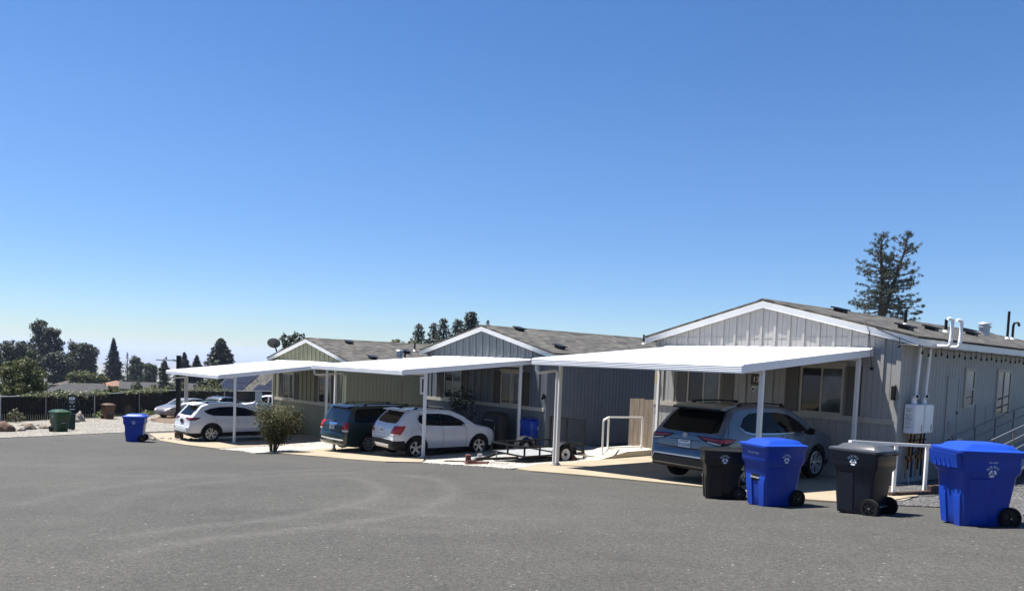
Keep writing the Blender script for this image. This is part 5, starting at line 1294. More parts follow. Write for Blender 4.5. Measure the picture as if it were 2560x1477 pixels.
q = MB(); q.loft([rrect(.30, .26, .02, .10, 0, -.20), rrect(.36, .30, .02, .86, 0, -.20)]); q.box(-.19, .19, -.36, -.04, .861, .89); q.build('waste_can', DGRN, o)
q = MB(); q.box(-.12, -.09, -.3, -.1, 0, .10); q.box(.06, .12, -.3, -.1, 0, .10); q.build('can_foot', M['black'], o)
x, y = -19.1, 55.9; zg = g(x, y)
o = thing('notice_sign', 'small pale notice sign beside the middle of the farthest carport, before the fence', 'sign', (x, y, zg), R(15))
q = MB(); q.box(-.025, .025, -.02, .02, 0, 1.6); q.build('post', M['galv'], o)
q = MB(); q.box(-.24, .24, -.04, -.021, 1.25, 2.05); q.build('sign_board', mat('pale_blue_sign', (.50, .56, .60), .5), o)
q = MB()
for k in range(5): q.box(-.2, .2-.06*(k % 2), -.043, -.041, 1.33+k*.14, 1.385+k*.14)
q.build('printed_mark', M['ink_grey'], o)
def rock(label, x, y, sx, sy, sz, m, seed, group='boulders', name='boulder', dz=0):
    rr = random.Random(seed); bm = bmesh.new(); bmesh.ops.create_icosphere(bm, subdivisions=4, radius=1)
    ph = [(Vector((rr.uniform(-1, 1), rr.uniform(-1, 1), rr.uniform(-1, 1))).normalized(), rr.uniform(.72, .97)) for _ in range(11)]
    for v in bm.verts:
        n = v.co.normalized(); r = 1.
        for d, t in ph: r = min(r, t/max(.05, n.dot(d))) if n.dot(d) > 0 else r
        r += .035*math.sin(9*n.x+seed)+.03*math.sin(11*n.y-seed*2)*math.sin(8*n.z)+.02*math.sin(23*n.x+seed)*math.sin(19*n.z)+.015*math.sin(31*n.y+17*n.x)
        v.co = Vector((n.x*r*sx, n.y*r*sy, max(-.25, n.z*r)*sz))
    for f in bm.faces: f.smooth = True
    me = bpy.data.meshes.new(name); bm.to_mesh(me); bm.free(); me.materials.append(m)
    o = bpy.data.objects.new(name, me); COL.objects.link(o); o.location = (x, y, g(x, y)+.12*sz+dz); o.rotation_euler = (0, 0, rr.uniform(0, 6)); tag(o, label, 'rock', group)
rock('large red brown boulder at the left edge of the gravel', -25.3, 36.9, .52, .42, .50, M['rock_red'], 3)
rock('low pale rock just right of the large red brown boulder', -24.95, 37.7, .22, .2, .22, M['rock_pale'], 4)
rock('grey tan rounded boulder second from the left edge', -25.55, 39.3, .33, .3, .34, M['rock'], 5)
rock('flat tan rock between the rounded boulder and the green bin', -25.55, 40.5, .34, .3, .22, M['rock'], 6)
rock('long pale tan boulder touching the left of the green bin', -26.1, 42.6, .44, .34, .36, M['rock_pale'], 7)
rock('small peaked reddish rock behind the green bin', -28.8, 46.6, .24, .2, .5, M['rock_red'], 8)
rock('tall cream boulder behind the pet waste can', -28.5, 48.9, .36, .32, .62, M['rock_pale'], 9)
rock('squat pale rock below the tall cream boulder', -28.1, 47.8, .28, .24, .30, M['rock_pale'], 10)
rock('pinkish lava stone lying on dark gravel by the pipe rail', 9.05, 15.25, .17, .14, .15, mat('pink_stone', (.42, .24, .17), .9, var=.4, vs=9, bump=.8, bs=20), 12, name='stone')
rr = random.Random(5)
for k in range(16):
    x, y = -31.2+k*.33+rr.uniform(-.3, .3), 43.8+k*.02+rr.uniform(-.8, .8)
    rock('small pale stone in the row edging the dark fence, left of the green bin', x, y, rr.uniform(.10, .2), rr.uniform(.10, .17), rr.uniform(.09, .16), M['rock_pale'], 40+k, 'stones edging the fence', 'stone')
for k in range(26):
    t = rr.random(); x, y = -15.6+t*2.1+rr.uniform(-.25, .25), 31.3+t*.9+rr.uniform(-.35, .5)
    rock('fist-sized white stone in the patch behind the white crossover', x, y, rr.uniform(.07, .13), rr.uniform(.07, .12), rr.uniform(.07, .11), M['gravel_white'] if False else M['rock_pale'], 80+k, 'white stones by the far driveway', 'stone')
brick('reddish brown brick block standing behind the white crossover bumper', 1, -3.75, -6.0, .4, .34, .22, .30, mat('brown_block', (.17, .10, .06), .85, var=.3)); brick('paler broken block right of the brown brick block', 1, -3.45, -6.05, 1.0, .2, .2, .2, M['rock'])

# ------------------------------------------------------------------ vegetation
L_OAK = leaf_mat('oak_leaves', [(0, (.018, .030, .012)), (.5, (.036, .054, .020)), (.85, (.062, .080, .032)), (1, (.12, .13, .07))], .18)
L_DARK = leaf_mat('dark_leaves', [(0, (.014, .024, .011)), (.6, (.030, .046, .020)), (1, (.075, .085, .045))], .15)
L_LIME = leaf_mat('yellow_green_leaves', [(0, (.030, .042, .010)), (.5, (.070, .090, .022)), (.9, (.13, .14, .040)), (1, (.22, .20, .08))], .25)
L_SHRUB = leaf_mat('shrub_leaves', [(0, (.022, .030, .010)), (.45, (.052, .062, .018)), (.85, (.105, .105, .030)), (1, (.20, .13, .06))], .22)
L_NEED = leaf_mat('pine_needles', [(0, (.014, .022, .014)), (.6, (.034, .047, .028)), (1, (.085, .090, .05))], .1)
L_BLUE = leaf_mat('redwood_needles', [(0, (.012, .020, .014)), (.6, (.026, .038, .026)), (1, (.06, .072, .048))], .1)
L_VINE = leaf_mat('vine_leaves', [(0, (.05, .07, .02)), (.5, (.10, .13, .04)), (.82, (.17, .19, .07)), (1, (.62, .60, .48))], .25)
L_INDOOR = leaf_mat('fig_leaves', [(0, (.012, .022, .010)), (1, (.035, .05, .02))], .1)
def cards(name, P, S, Nn, m, parent, org, flat=.0, asp=1.):
    """many small leaf-shaped faces: P centres, S sizes, Nn preferred normals"""
    n = len(P)
    P = np.asarray(P, float)-np.asarray(org); S = np.asarray(S, float)[:, None]
    nn = np.asarray(Nn, float)+RNG.normal(size=(n, 3))*(.75-flat); nn /= np.linalg.norm(nn, axis=1)[:, None]+1e-9
    t = RNG.normal(size=(n, 3)); t -= nn*(t*nn).sum(1)[:, None]; t /= np.linalg.norm(t, axis=1)[:, None]+1e-9
    b = np.cross(nn, t)
    k = RNG.uniform(.55, 1.0, (n, 1))*asp
    V = np.stack([P-t*S, P+b*S*k*.8-t*S*.1+nn*S*.15, P+t*S, P-b*S*k*.8-t*S*.1+nn*S*.15], 1).reshape(-1, 3)
    Fc = np.arange(4*n).reshape(n, 4)
    me = bpy.data.meshes.new(name); me.from_pydata(V.tolist(), [], Fc.tolist()); me.materials.append(m)
    o = bpy.data.objects.new(name, me); COL.objects.link(o); o.parent = parent
    return o
def clumps(ells, nb, rb, per, gap=.0):
    """small leaf balls scattered through a set of ellipsoids (cx,cy,cz,rx,ry,rz)"""
    vol = np.array([e[3]*e[4]*e[5] for e in ells])**.75; pr = vol/vol.sum()
    P = []; Nn = []; cs = []
    for _ in range(nb):
        e = ells[RNG.choice(len(ells), p=pr)]
        d = RNG.normal(size=3); d /= np.linalg.norm(d); r = RNG.uniform(.30, 1)**.5
        c = np.array(e[:3])+d*r*np.array(e[3:6])*.93
        rr = rb*RNG.uniform(.35, 1.5); cs.append((c, rr))
        q = RNG.normal(size=(per, 3)); q /= np.linalg.norm(q, axis=1)[:, None]
        rad = rr*RNG.uniform(.25, 1, (per, 1))**.5
        p = c+q*rad*RNG.uniform(.6, 1.4, 3); P.append(p); Nn.append(q*.6+d*.5+np.array([0, 0, .35]))
    for e in ells:   # loose sprays between the leaf balls
        k = int(nb*per*.22*(e[3]*e[4]*e[5])**.75/vol.sum())
        q = RNG.normal(size=(k, 3)); q /= np.linalg.norm(q, axis=1)[:, None]+1e-9
        P.append(np.array(e[:3])+q*RNG.uniform(.55, 1.06, (k, 1))*np.array(e[3:6])); Nn.append(q+np.array([0, 0, .4]))
    return np.concatenate(P), np.concatenate(Nn), cs
def broadleaf(name, label, x, y, zt, ells, nb, rb, per, ls, m, trunk=.3, group=None, cat='tree', zb=None, limbs=7):
    z0 = tz(x, y) if zb is None else zb
    T_ = thing(name, label, cat, (x, y, z0), 0, group); org = (x, y, z0)
    P, Nn, cs = clumps([(x+e[0], y+e[1], zt+e[2], *e[3:]) for e in ells], nb, rb, per)
    cards('crown', P, ls*RNG.uniform(.6, 1.3, len(P)), Nn, m, T_, org)
    q = MB(); low = min(e[2]-e[5] for e in ells)+zt; mid = (low+zt)/2
    top = (x+.2, y, max(z0+1, low+.35*(zt-low)))
    q.tube([(x, y, z0-.3), (x+.1, y, (z0+top[2])/2), top], [trunk, trunk*.8, trunk*.55], 8)
    for k in range(limbs):
        c, rr = cs[RNG.integers(len(cs))]; a = Vector((x+.1, y, z0+(top[2]-z0)*RNG.uniform(.45, 1))); b = Vector(c); mdl = (a+b)/2+Vector((0, 0, -.08*(b-a).length))
        q.tube([a, mdl, b], [trunk*.45, trunk*.28, trunk*.1], 5)
    q.build('trunk', M['bark'], T_, smooth=60, org=org)
    return T_
def conifer(name, label, x, y, zt, hw, hv, m, z0=None, dens=1., ls=.32, shape=.85, droop=.25, group=None, trunk=.35, gappy=.0, bare=0.):
    """spire of whorled branches; hw half width at hv below the tip"""
    z0 = tz(x, y) if z0 is None else z0
    T_ = thing(name, label, 'tree', (x, y, z0), 0, group); org = (x, y, z0)
    Hh = zt-z0; P = []; Nn = []; q = MB()
    q.tube([(x, y, z0-.3), (x, y, z0+Hh*.5), (x, y, zt-.3)], [trunk, trunk*.6, .04], 7)
    z = zt-.15; lvl = 0
    while z > max(z0+1.0, z0+Hh*bare):
        d = zt-z; rad = hw*min(1., (d/hv))**shape*RNG.uniform(.78, 1.12)
        if d > hv: rad = hw*RNG.uniform(.85, 1.1)
        nbr = max(4, int(6+rad*1.2)); a0 = RNG.uniform(0, 6.28)
        for k in range(nbr):
            if RNG.random() < gappy: continue
            a = a0+6.283*k/nbr+RNG.uniform(-.25, .25); L = rad*RNG.uniform(.7, 1.08)+.1
            nl = max(3, int(L*7*dens)); t = RNG.uniform(.12, 1, nl)**.8
            rise = .22*L*(d < hv*.25)
            bx = x+np.cos(a)*L*t; by = y+np.sin(a)*L*t; bz = z+rise*t-droop*L*t**1.5+RNG.normal(size=nl)*.07
            sp = .16*L*(1-.3*t)
            P.append(np.stack([bx+RNG.normal(size=nl)*sp*.6, by+RNG.normal(size=nl)*sp*.6, bz], 1)); Nn.append(np.tile([np.cos(a)*.3, np.sin(a)*.3, .9], (nl, 1)))
            if L > .8 and k % 2 == 0: q.tube([(x, y, z), (x+math.cos(a)*L*.85, y+math.sin(a)*L*.85, z-droop*L*.75)], [.05, .012], 4, caps=False)
        z -= (.30+.045*d)/dens**.5; lvl += 1
    P = np.concatenate(P); Nn = np.concatenate(Nn)
    cards('crown', P, ls*RNG.uniform(.6, 1.35, len(P)), Nn, m, T_, org, flat=.2, asp=.8)
    q.build('trunk', M['bark'], T_, smooth=60, org=org)
    return T_
GB = 'trees beyond the dark fence'
broadleaf('oak_tree', 'tall ragged dark oak, highest crown at the left', -126.8, 200, 5.85, [(-.6, 0, -1.6, 2.0, 2.2, 1.9), (-1.9, 0, -1.5, 1.2, 1.5, 1.0), (2.4, 0, -3.0, 2.0, 2.2, 1.3), (3.9, 0, -2.9, 1.0, 1.2, .9), (-.2, 0, -4.6, 2.8, 2.6, 2.0), (2.2, 0, -6.5, 3.6, 3.2, 2.6), (-1, 0, -9, 4.8, 4, 4)], 270, .66, 60, .23, L_DARK, .5, GB)
broadleaf('oak_tree', 'round dense dark oak right of the tall ragged oak', -122.1, 210, .73, [(-2.0, 0, -1.3, 1.8, 2, 1.2), (1.0, 0, -1.6, 2.4, 2, 1.4), (2.9, 0, -2.6, 1.5, 2, 1.6), (0, 0, -4.5, 4.3, 3.6, 2.8), (.5, 0, -8, 4.0, 3.6, 3.2), (3, 0, -7, 1.5, 1.5, 1.4)], 290, .68, 62, .23, L_OAK, .5, GB)
broadleaf('oak_tree', 'grey green rounded tree behind the yellow green bush at the left', -113.9, 170, .46, [(0, 0, -1.6, 3.2, 3, 1.6), (-1.6, 0, -4, 2.6, 2.6, 2.2), (2.4, 0, -4, 2.4, 2.6, 2.4), (0, 0, -7, 4, 4, 3)], 220, .62, 60, .21, L_OAK, .45, GB)
broadleaf('oak_tree', 'dark tree cut by the left edge of the picture', -104.9, 150, -1.2, [(0, 0, -1.2, 1.6, 1.6, 1.2), (-.4, 0, -4, 2.2, 2, 3)], 50, .5, 50, .22, L_DARK, .35, GB)
broadleaf('bushy_tree', 'yellow green bushy tree just over the dark fence at the left', -41.0, 62, -1.15, [(.2, 0, -.7, .9, .9, .7), (-.7, 0, -1.4, 1.2, 1.2, .9), (.9, 0, -1.9, 1.1, 1.1, 1.0), (-.2, 0, -2.6, 2.0, 1.8, 1.3), (0, 0, -4, 2.1, 1.9, 1.6)], 230, .33, 80, .085, L_LIME, .12, GB)
broadleaf('oak_tree', 'low dark oak mass under the tall ragged oak', -119.5, 195, -1.9, [(0, 0, -1.2, 2.6, 2.4, 1.3), (-2, 0, -2.8, 2.4, 2.4, 2), (2, 0, -3.5, 2.6, 2.4, 2.4), (0, 0, -6.5, 4, 3.4, 3)], 190, .62, 60, .23, L_DARK, .4, GB)
broadleaf('oak_tree', 'dark oak filling the space left of the tall ragged oak', -121.5, 185, -1.0, [(0, 0, -1.2, 2.2, 2.2, 1.3), (1, 0, -3.6, 3, 2.6, 2.4), (0, 0, -7, 4, 3.4, 3)], 180, .62, 60, .23, L_OAK, .4, GB)
broadleaf('shrub', 'dull green shrubs at the foot of the round dense oak', -94.5, 165, -5.9, [(0, 0, -1, 2.2, 2, 1), (2.6, 0, -1.4, 2, 2, .9), (-2.6, 0, -1.3, 2, 2, 1), (0, 0, -3, 4, 2.5, 1.6)], 150, .5, 52, .22, L_LIME, .1, GB, 'shrub')
conifer('redwood_tree', 'tall dark cone-shaped redwood standing clear of the other trees', -118.3, 220, 2.31, 3.7, 12.5, L_BLUE, dens=1.9, ls=.36, group=GB)
conifer('pine_tree', 'thin see-through pine right of the tall cone-shaped redwood', -119.4, 230, -1.74, 1.25, 6, L_NEED, dens=.7, ls=.26, gappy=.3, group=GB)
broadleaf('round_tree', 'dark green rounded tree right of the thin pine', -121.7, 240, -3.2, [(-.3, 0, -1.2, 1.6, 1.6, 1.3), (.3, 0, -3.5, 2.6, 2.4, 2.4), (0, 0, -7, 3, 3, 3)], 165, .55, 60, .22, L_OAK, .4, GB)
broadleaf('round_tree', 'dark green rounded tree nearest the open valley gap', -112.3, 230, -4.9, [(-.6, 0, -1, 1.2, 1.5, 1.0), (.8, 0, -1.4, 1.2, 1.4, 1.1), (0, 0, -3.5, 2.2, 2, 2.2), (-.2, 0, -6.5, 2.2, 2, 2.4)], 140, .52, 60, .22, L_OAK, .4, GB)
conifer('pine_tree', 'small tufted pine at the left tip of the farthest carport', -70.4, 150, -2.25, 1.25, 2.6, L_NEED, dens=1.8, ls=.26, droop=.15, group=GB, bare=.45)
conifer('redwood_tree', 'dark redwood top rising right behind the lamp pole', -88.5, 200, -.95, 2.6, 7, L_BLUE, dens=2.0, ls=.38, group=GB)
conifer('redwood_tree', 'slimmer redwood top just right of the lamp pole redwood', -86.4, 203, -1.6, 2.3, 6, L_BLUE, dens=1.9, ls=.36, group=GB)
conifer('pine_tree', 'broad grey green pine over the middle of the farthest carport', -74.8, 190, 2.96, 3.7, 5.5, L_NEED, dens=2.4, ls=.36, droop=.1, shape=.7, group=GB)
broadleaf('locust_tree', 'airy small tree behind the satellite dish and sage home', -27.0, 90, 2.6, [(.9, 0, -.6, .7, .7, .45), (-.5, 0, -1.0, .9, .9, .6), (.2, 0, -1.6, 1.3, 1.2, .8), (-.3, 0, -2.8, 1.3, 1.2, 1.0), (0, 0, -4.5, 1.6, 1.5, 1.5)], 150, .27, 26, .14, L_DARK, .16)
GG = 'conifers behind the blue home'
for (lab, x, y, zt, hw, hv) in (('leftmost slender conifer of the clump behind the blue home', -15.4, 120, 5.5, 1.2, 3.6), ('second conifer from the left in the clump behind the blue home', -13.2, 122, 5.75, 1.15, 3.6), ('third conifer in the clump behind the blue home, with a pointed tip', -11.4, 119, 6.5, 1.2, 3.8), ('fourth conifer in the clump, just left of the tallest one', -9.6, 125, 6.7, 1.6, 3.6)):
    conifer('pine_tree', lab, x, y, zt, hw*1.3, hv, L_NEED, dens=1.8, ls=.21, droop=.05, shape=.55, gappy=.12, group=GG)
conifer('pine_tree', 'tallest and darkest conifer of the clump at the blue home gable', -6.8, 115, 7.35, 2.0, 3.0, L_BLUE, dens=2.1, ls=.22, droop=.05, shape=.5, group=GG)
conifer('pine_tree', 'small conifer tip peeping over the blue home ridge', -4.4, 120, 6.45, .8, 2.2, L_NEED, dens=1.3, ls=.18, group=GG)
broadleaf('round_tree', 'low pale green tree at the left foot of the conifer clump', -18.4, 118, 2.7, [(0, 0, -.8, 1.5, 1.5, .9), (2.5, 0, -.9, 1.5, 1.5, 1.0), (0, 0, -2.5, 2.4, 2, 1.5)], 70, .3, 45, .14, L_LIME, .2)
# the tall two-stemmed pine behind the grey home
def big_pine():
    x, y, zt = 54.0, 110.0, 20.9; z0 = tz(x, y)
    T_ = thing('pine_tree', 'tall two-stemmed pine standing alone above the grey home roof', 'tree', (x, y, z0)); org = (x, y, z0)
    q = MB(); fork = 10.0; dx, dy = .90, -.44     # picture-right direction
    s1 = [(x-.3*dx, y-.3*dy, z0-.3), (x-.3*dx, y-.3*dy, fork), (x-.35*dx, y-.35*dy, 14), (x-.8*dx, y-.8*dy, 17.5), (x-.9*dx, y-.9*dy, zt)]
    s2 = [(x, y, fork-1.4), (x+.9*dx, y+.9*dy, 12.5), (x+1.5*dx, y+1.5*dy, 15.2), (x+2.2*dx, y+2.2*dy, 18), (x+2.5*dx, y+2.5*dy, zt-.4)]
    q.tube(s1, [.55, .42, .30, .17, .04], 8); q.tube(s2, [.36, .30, .23, .13, .04], 8)
    P = []; Nn = []; S = []
    def stem(s, z):
        return np.array([np.interp(z, [p[2] for p in s], [p[i] for p in s]) for i in (0, 1)]+[z])
    def wid(z):   # crown half width by height
        return float(np.interp(z, [5, 9, 10.5, 12.5, 14, 15.5, 17, 19, 20.4, 21], [4.9, 5.9, 5.0, 4.3, 4.4, 4.2, 3.7, 2.7, 1.5, .7]))
    for si, s in enumerate((s1, s2)):
        z = 6.0 if si == 0 else 10.0
        while z < zt-.2:
            for k in range(4 if z < 17 else 3):
                a = RNG.uniform(0, 6.283); o = stem(s, z+RNG.uniform(-.2, .2))
                ctr = np.array([x+.7*dx*(z > fork), y+.7*dy*(z > fork), z])
                dirv = np.array([math.cos(a), math.sin(a), 0.])
                lat = abs((o-ctr)[:2]@np.array([dx, dy])); L = max(.5, wid(z)*RNG.uniform(.55, 1.12)-lat*.6)
                up = np.interp(z, [6, 11, 16, 20], [-.45, -.18, .12, .55])
                pts = []; b = o.copy()
                for t in np.linspace(0, 1, 6):
                    pts.append(o+dirv*L*t+np.array([0, 0, L*(up*t+.16*t*t)])+RNG.normal(size=3)*.06*t)
                q.tube([tuple(p) for p in pts], [.075, .06, .045, .035, .025, .012], 4, caps=False)
                nt = max(2, int(L*2.2))
                for j in range(nt):
                    t = RNG.uniform(.38, 1.03); base = o+dirv*L*t+np.array([0, 0, L*(up*t+.16*t*t)])
                    side = np.cross(dirv, [0, 0, 1])*RNG.uniform(-1, 1)*(.22*L*(1.15-t)+.25)
                    c = base+side+np.array([0, 0, RNG.uniform(-.05, .3)])
                    nn = 26; d = RNG.normal(size=(nn, 3)); d /= np.linalg.norm(d, axis=1)[:, None]
                    P.append(c+d*RNG.uniform(.04, .30, (nn, 1))); Nn.append(d); S.append(RNG.uniform(.08, .17, nn))
                    if RNG.random() < .5: q.tube([tuple(base-dirv*.25), tuple(c)], [.02, .008], 3, caps=False)
            z += .42
    P = np.concatenate(P); Nn = np.concatenate(Nn); S = np.concatenate(S)
    cards('crown', P, S, Nn, L_NEED, T_, org, asp=.45)
    q.build('trunk', M['bark'], T_, smooth=60, org=org)
big_pine()
# shrubs and creepers over the fence
for i, (lab, x, y, zt, w, hh, m, n) in enumerate((
        ('dark pointed shrub over the fence in front of the long grey roof', -39.4, 78, -3.2, .8, 1.6, L_OAK, 60),
        ('yellow green shrub right of the dark pointed shrub', -37.3, 77, -3.9, 1.4, 1.0, L_LIME, 70), ('low green shrub left of the dark pointed shrub', -41.3, 77, -4.1, 1.2, .9, L_LIME, 50),
        ('grey green shrub just left of the lamp pole', -35.8, 79, -3.3, 1.4, 1.3, L_OAK, 75), ('rounded yellow green shrub right of the first carport post', -33.4, 83, -3.3, 1.8, 1.4, L_LIME, 95),
        ('dull green shrub between the lamp pole and carport post', -35.2, 84, -3.4, 1.2, 1.4, L_OAK, 60), ('leafy shrub in front of the dark hip roof at the left', -50.5, 79, -4.1, 1.6, 1.1, L_LIME, 60), ('olive shrub over the fence by the middle of the hip roof', -45.5, 82, -4.9, 1.8, .8, L_OAK, 50))):
    broadleaf('shrub', lab, x, y, zt, [(0, 0, -hh*.5, w*.6, w*.6, hh*.5), (-.3*w, 0, -hh, w*.9, w*.8, hh*.6), (.2*w, 0, -hh*1.9, w, w, hh)], n, .22, 55, .085, m, .06, 'shrubs beyond the dark fence', 'shrub', limbs=4)
def vine(label, path, n, spread, drop, seed):
    x, y = path[0]; o = thing('fence_creeper', label, 'climbing plant', (x, y, g(x, y)), 0, 'creepers on the dark fence'); org = tuple(o.location)
    P = []
    for _ in range(n):
        i = RNG.integers(len(path)-1); t = RNG.random(); a, b = path[i], path[i+1]
        px, py = a[0]+(b[0]-a[0])*t, a[1]+(b[1]-a[1])*t; top = ftop(px, py); w = math.sin(math.pi*(i+t)/(len(path)-1))**.5
        dz = RNG.normal()*spread*w if RNG.random() > drop else -abs(RNG.normal())*.42
        P.append((px+RNG.normal()*.16+.05, py-.12+RNG.normal()*.16, top+dz+.06))
    cards('foliage', P, RNG.uniform(.03, .075, n), np.tile([0., -.5, .6], (n, 1)), L_VINE, o, org)
    q = MB(); q.tube([(a[0]+.06, a[1]-.08, ftop(*a)+.04) for a in path], .02, 5); q.tube([(path[1][0]+.06, path[1][1]-.08, g(*path[1])), (path[1][0]+.06, path[1][1]-.08, ftop(*path[1]))], .02, 5); q.build('stem', M['bark'], o, org=org)
vine('thick creeper spilling over the fence top behind the green bin', [(-32.1, 48.4), (-31.6, 50.2), (-30.9, 51.7), (-30.1, 53.4), (-29.8, 54.6)], 1500, .13, .10, 1)
vine('pale flowering creeper on the fence top between brown bin and pole', [(-29.5, 56.2), (-29.2, 58), (-28.9, 59.8), (-28.5, 61.6)], 900, .13, .08, 2)
vine('creeper on the fence top right of the lamp pole', [(-28.3, 62.5), (-27.2, 63.5), (-25.8, 64.3), (-24.4, 65.2)], 420, .11, .08, 3)
vine('sparse creeper hanging down the fence left of the green bin', [(-33.4, 45.8), (-32.9, 46.3), (-32.5, 46.7)], 260, .08, .75, 4)
def ground_bush(label, x, y, w, hh, n, m, name='bush'):
    o = thing(name, label, 'bush', (x, y, g(x, y)), 0, 'small bushes along the fence'); org = tuple(o.location); P = []; q = MB()
    for _ in range(7): a = RNG.uniform(0, 6.28); q.tube([(x, y, org[2]), (x+math.cos(a)*w*.7, y+math.sin(a)*w*.7, org[2]+hh*RNG.uniform(.5, .9))], [.018, .006], 4)
    d = RNG.normal(size=(n, 3)); d /= np.linalg.norm(d, axis=1)[:, None]; d[:, 2] = abs(d[:, 2]); rr = RNG.uniform(.3, 1, (n, 1))**.6
    P = np.array([x, y, org[2]+.1])+d*rr*np.array([w, w, hh]); cards('foliage', P, RNG.uniform(.03, .085, n), d+np.array([0, 0, .4]), m, o, org); q.build('stem', M['bark'], o, org=org)
ground_bush('small dry bush before the dark fence above the left boulder', -31.2, 46.6, .55, .85, 260, L_SHRUB)
ground_bush('pale leafed low bush at the fence foot left of the brown bin', -28.9, 52.6, .75, .55, 240, L_VINE); ground_bush('low leafy bush at the fence foot right of the brown bin', -27.6, 56.2, .6, .45, 160, L_VINE)
ground_bush('low pale bush beside the pewter sedan front wheel', -26.6, 58.6, .9, .7, 300, L_VINE)
# vase-shaped bush between the sage and blue driveways
def vase_bush():
    x, y = -8.78, 27.35; z0 = g(x, y); o = thing('leafy_bush', 'vase-shaped olive bush with reddish tips on white gravel between driveways', 'bush', (x, y, z0)); org = (x, y, z0)
    q = MB(); P = []; Nn = []
    for k in range(26):
        a = RNG.uniform(0, 6.283); lean = RNG.uniform(.05, .72); hh = RNG.uniform(1.15, 1.85)*(1-.12*lean)
        p1 = np.array([x+math.cos(a)*.10, y+math.sin(a)*.10, z0]); p2 = np.array([x+math.cos(a)*lean*.55, y+math.sin(a)*lean*.55, z0+hh*.5]); p3 = np.array([x+math.cos(a)*lean*1.30, y+math.sin(a)*lean*1.30, z0+hh])
        q.tube([tuple(p1), tuple(p2), tuple(p3)], [.018, .013, .005], 5)
        nl = 460; t = RNG.uniform(.18, 1.04, nl)**.7; c = np.where(t[:, None] < .5, p1+(p2-p1)*t[:, None]*2, p2+(p3-p2)*(t[:, None]*2-1))
        P.append(c+RNG.normal(size=(nl, 3))*np.array([.13, .13, .11])*(.4+.9*t[:, None])); Nn.append(RNG.normal(size=(nl, 3))*.5+np.array([0, 0, .7]))
    P = np.concatenate(P); cards('foliage', P, RNG.uniform(.024, .05, len(P)), np.concatenate(Nn), L_SHRUB, o, org, asp=.7); q.build('stem', M['bark'], o, org=org)
vase_bush()
def potted():
    o, org = hthing(2, 'potted_fig', 'tall dark potted plant under the middle carport by the blue home', 'potted plant', -3.9, -.75, gl(2, -3.9, -.75)); zg = org[2]+.05
    q = MB(); q.lathe([(.0, zg), (.17, zg), (.24, zg+.42), (.21, zg+.42), (.19, zg+.36), (0, zg+.36)], (-3.9, -.75, 0), 'z', 18); q.build('pot', M['black'], o, smooth=40, org=org)
    q = MB(); P = []
    for k in range(9):
        a = k*.7; t = (-3.9+.45*math.cos(a)*RNG.uniform(.3, 1), -.75+.3*math.sin(a), zg+RNG.uniform(1.0, 2.15)); q.tube([(-3.9, -.75, zg+.36), (-3.9+(t[0]+3.9)*.3, -.75, zg+1), t], [.02, .014, .006], 5)
        P.append(np.array(t)+RNG.normal(size=(75, 3))*np.array([.17, .15, .26]))
    P = np.concatenate(P); cards('foliage', P, RNG.uniform(.03, .075, len(P)), np.tile([0, 0, .5], (len(P), 1)), L_INDOOR, o, org); q.build('stem', M['bark'], o, org=org)
potted()

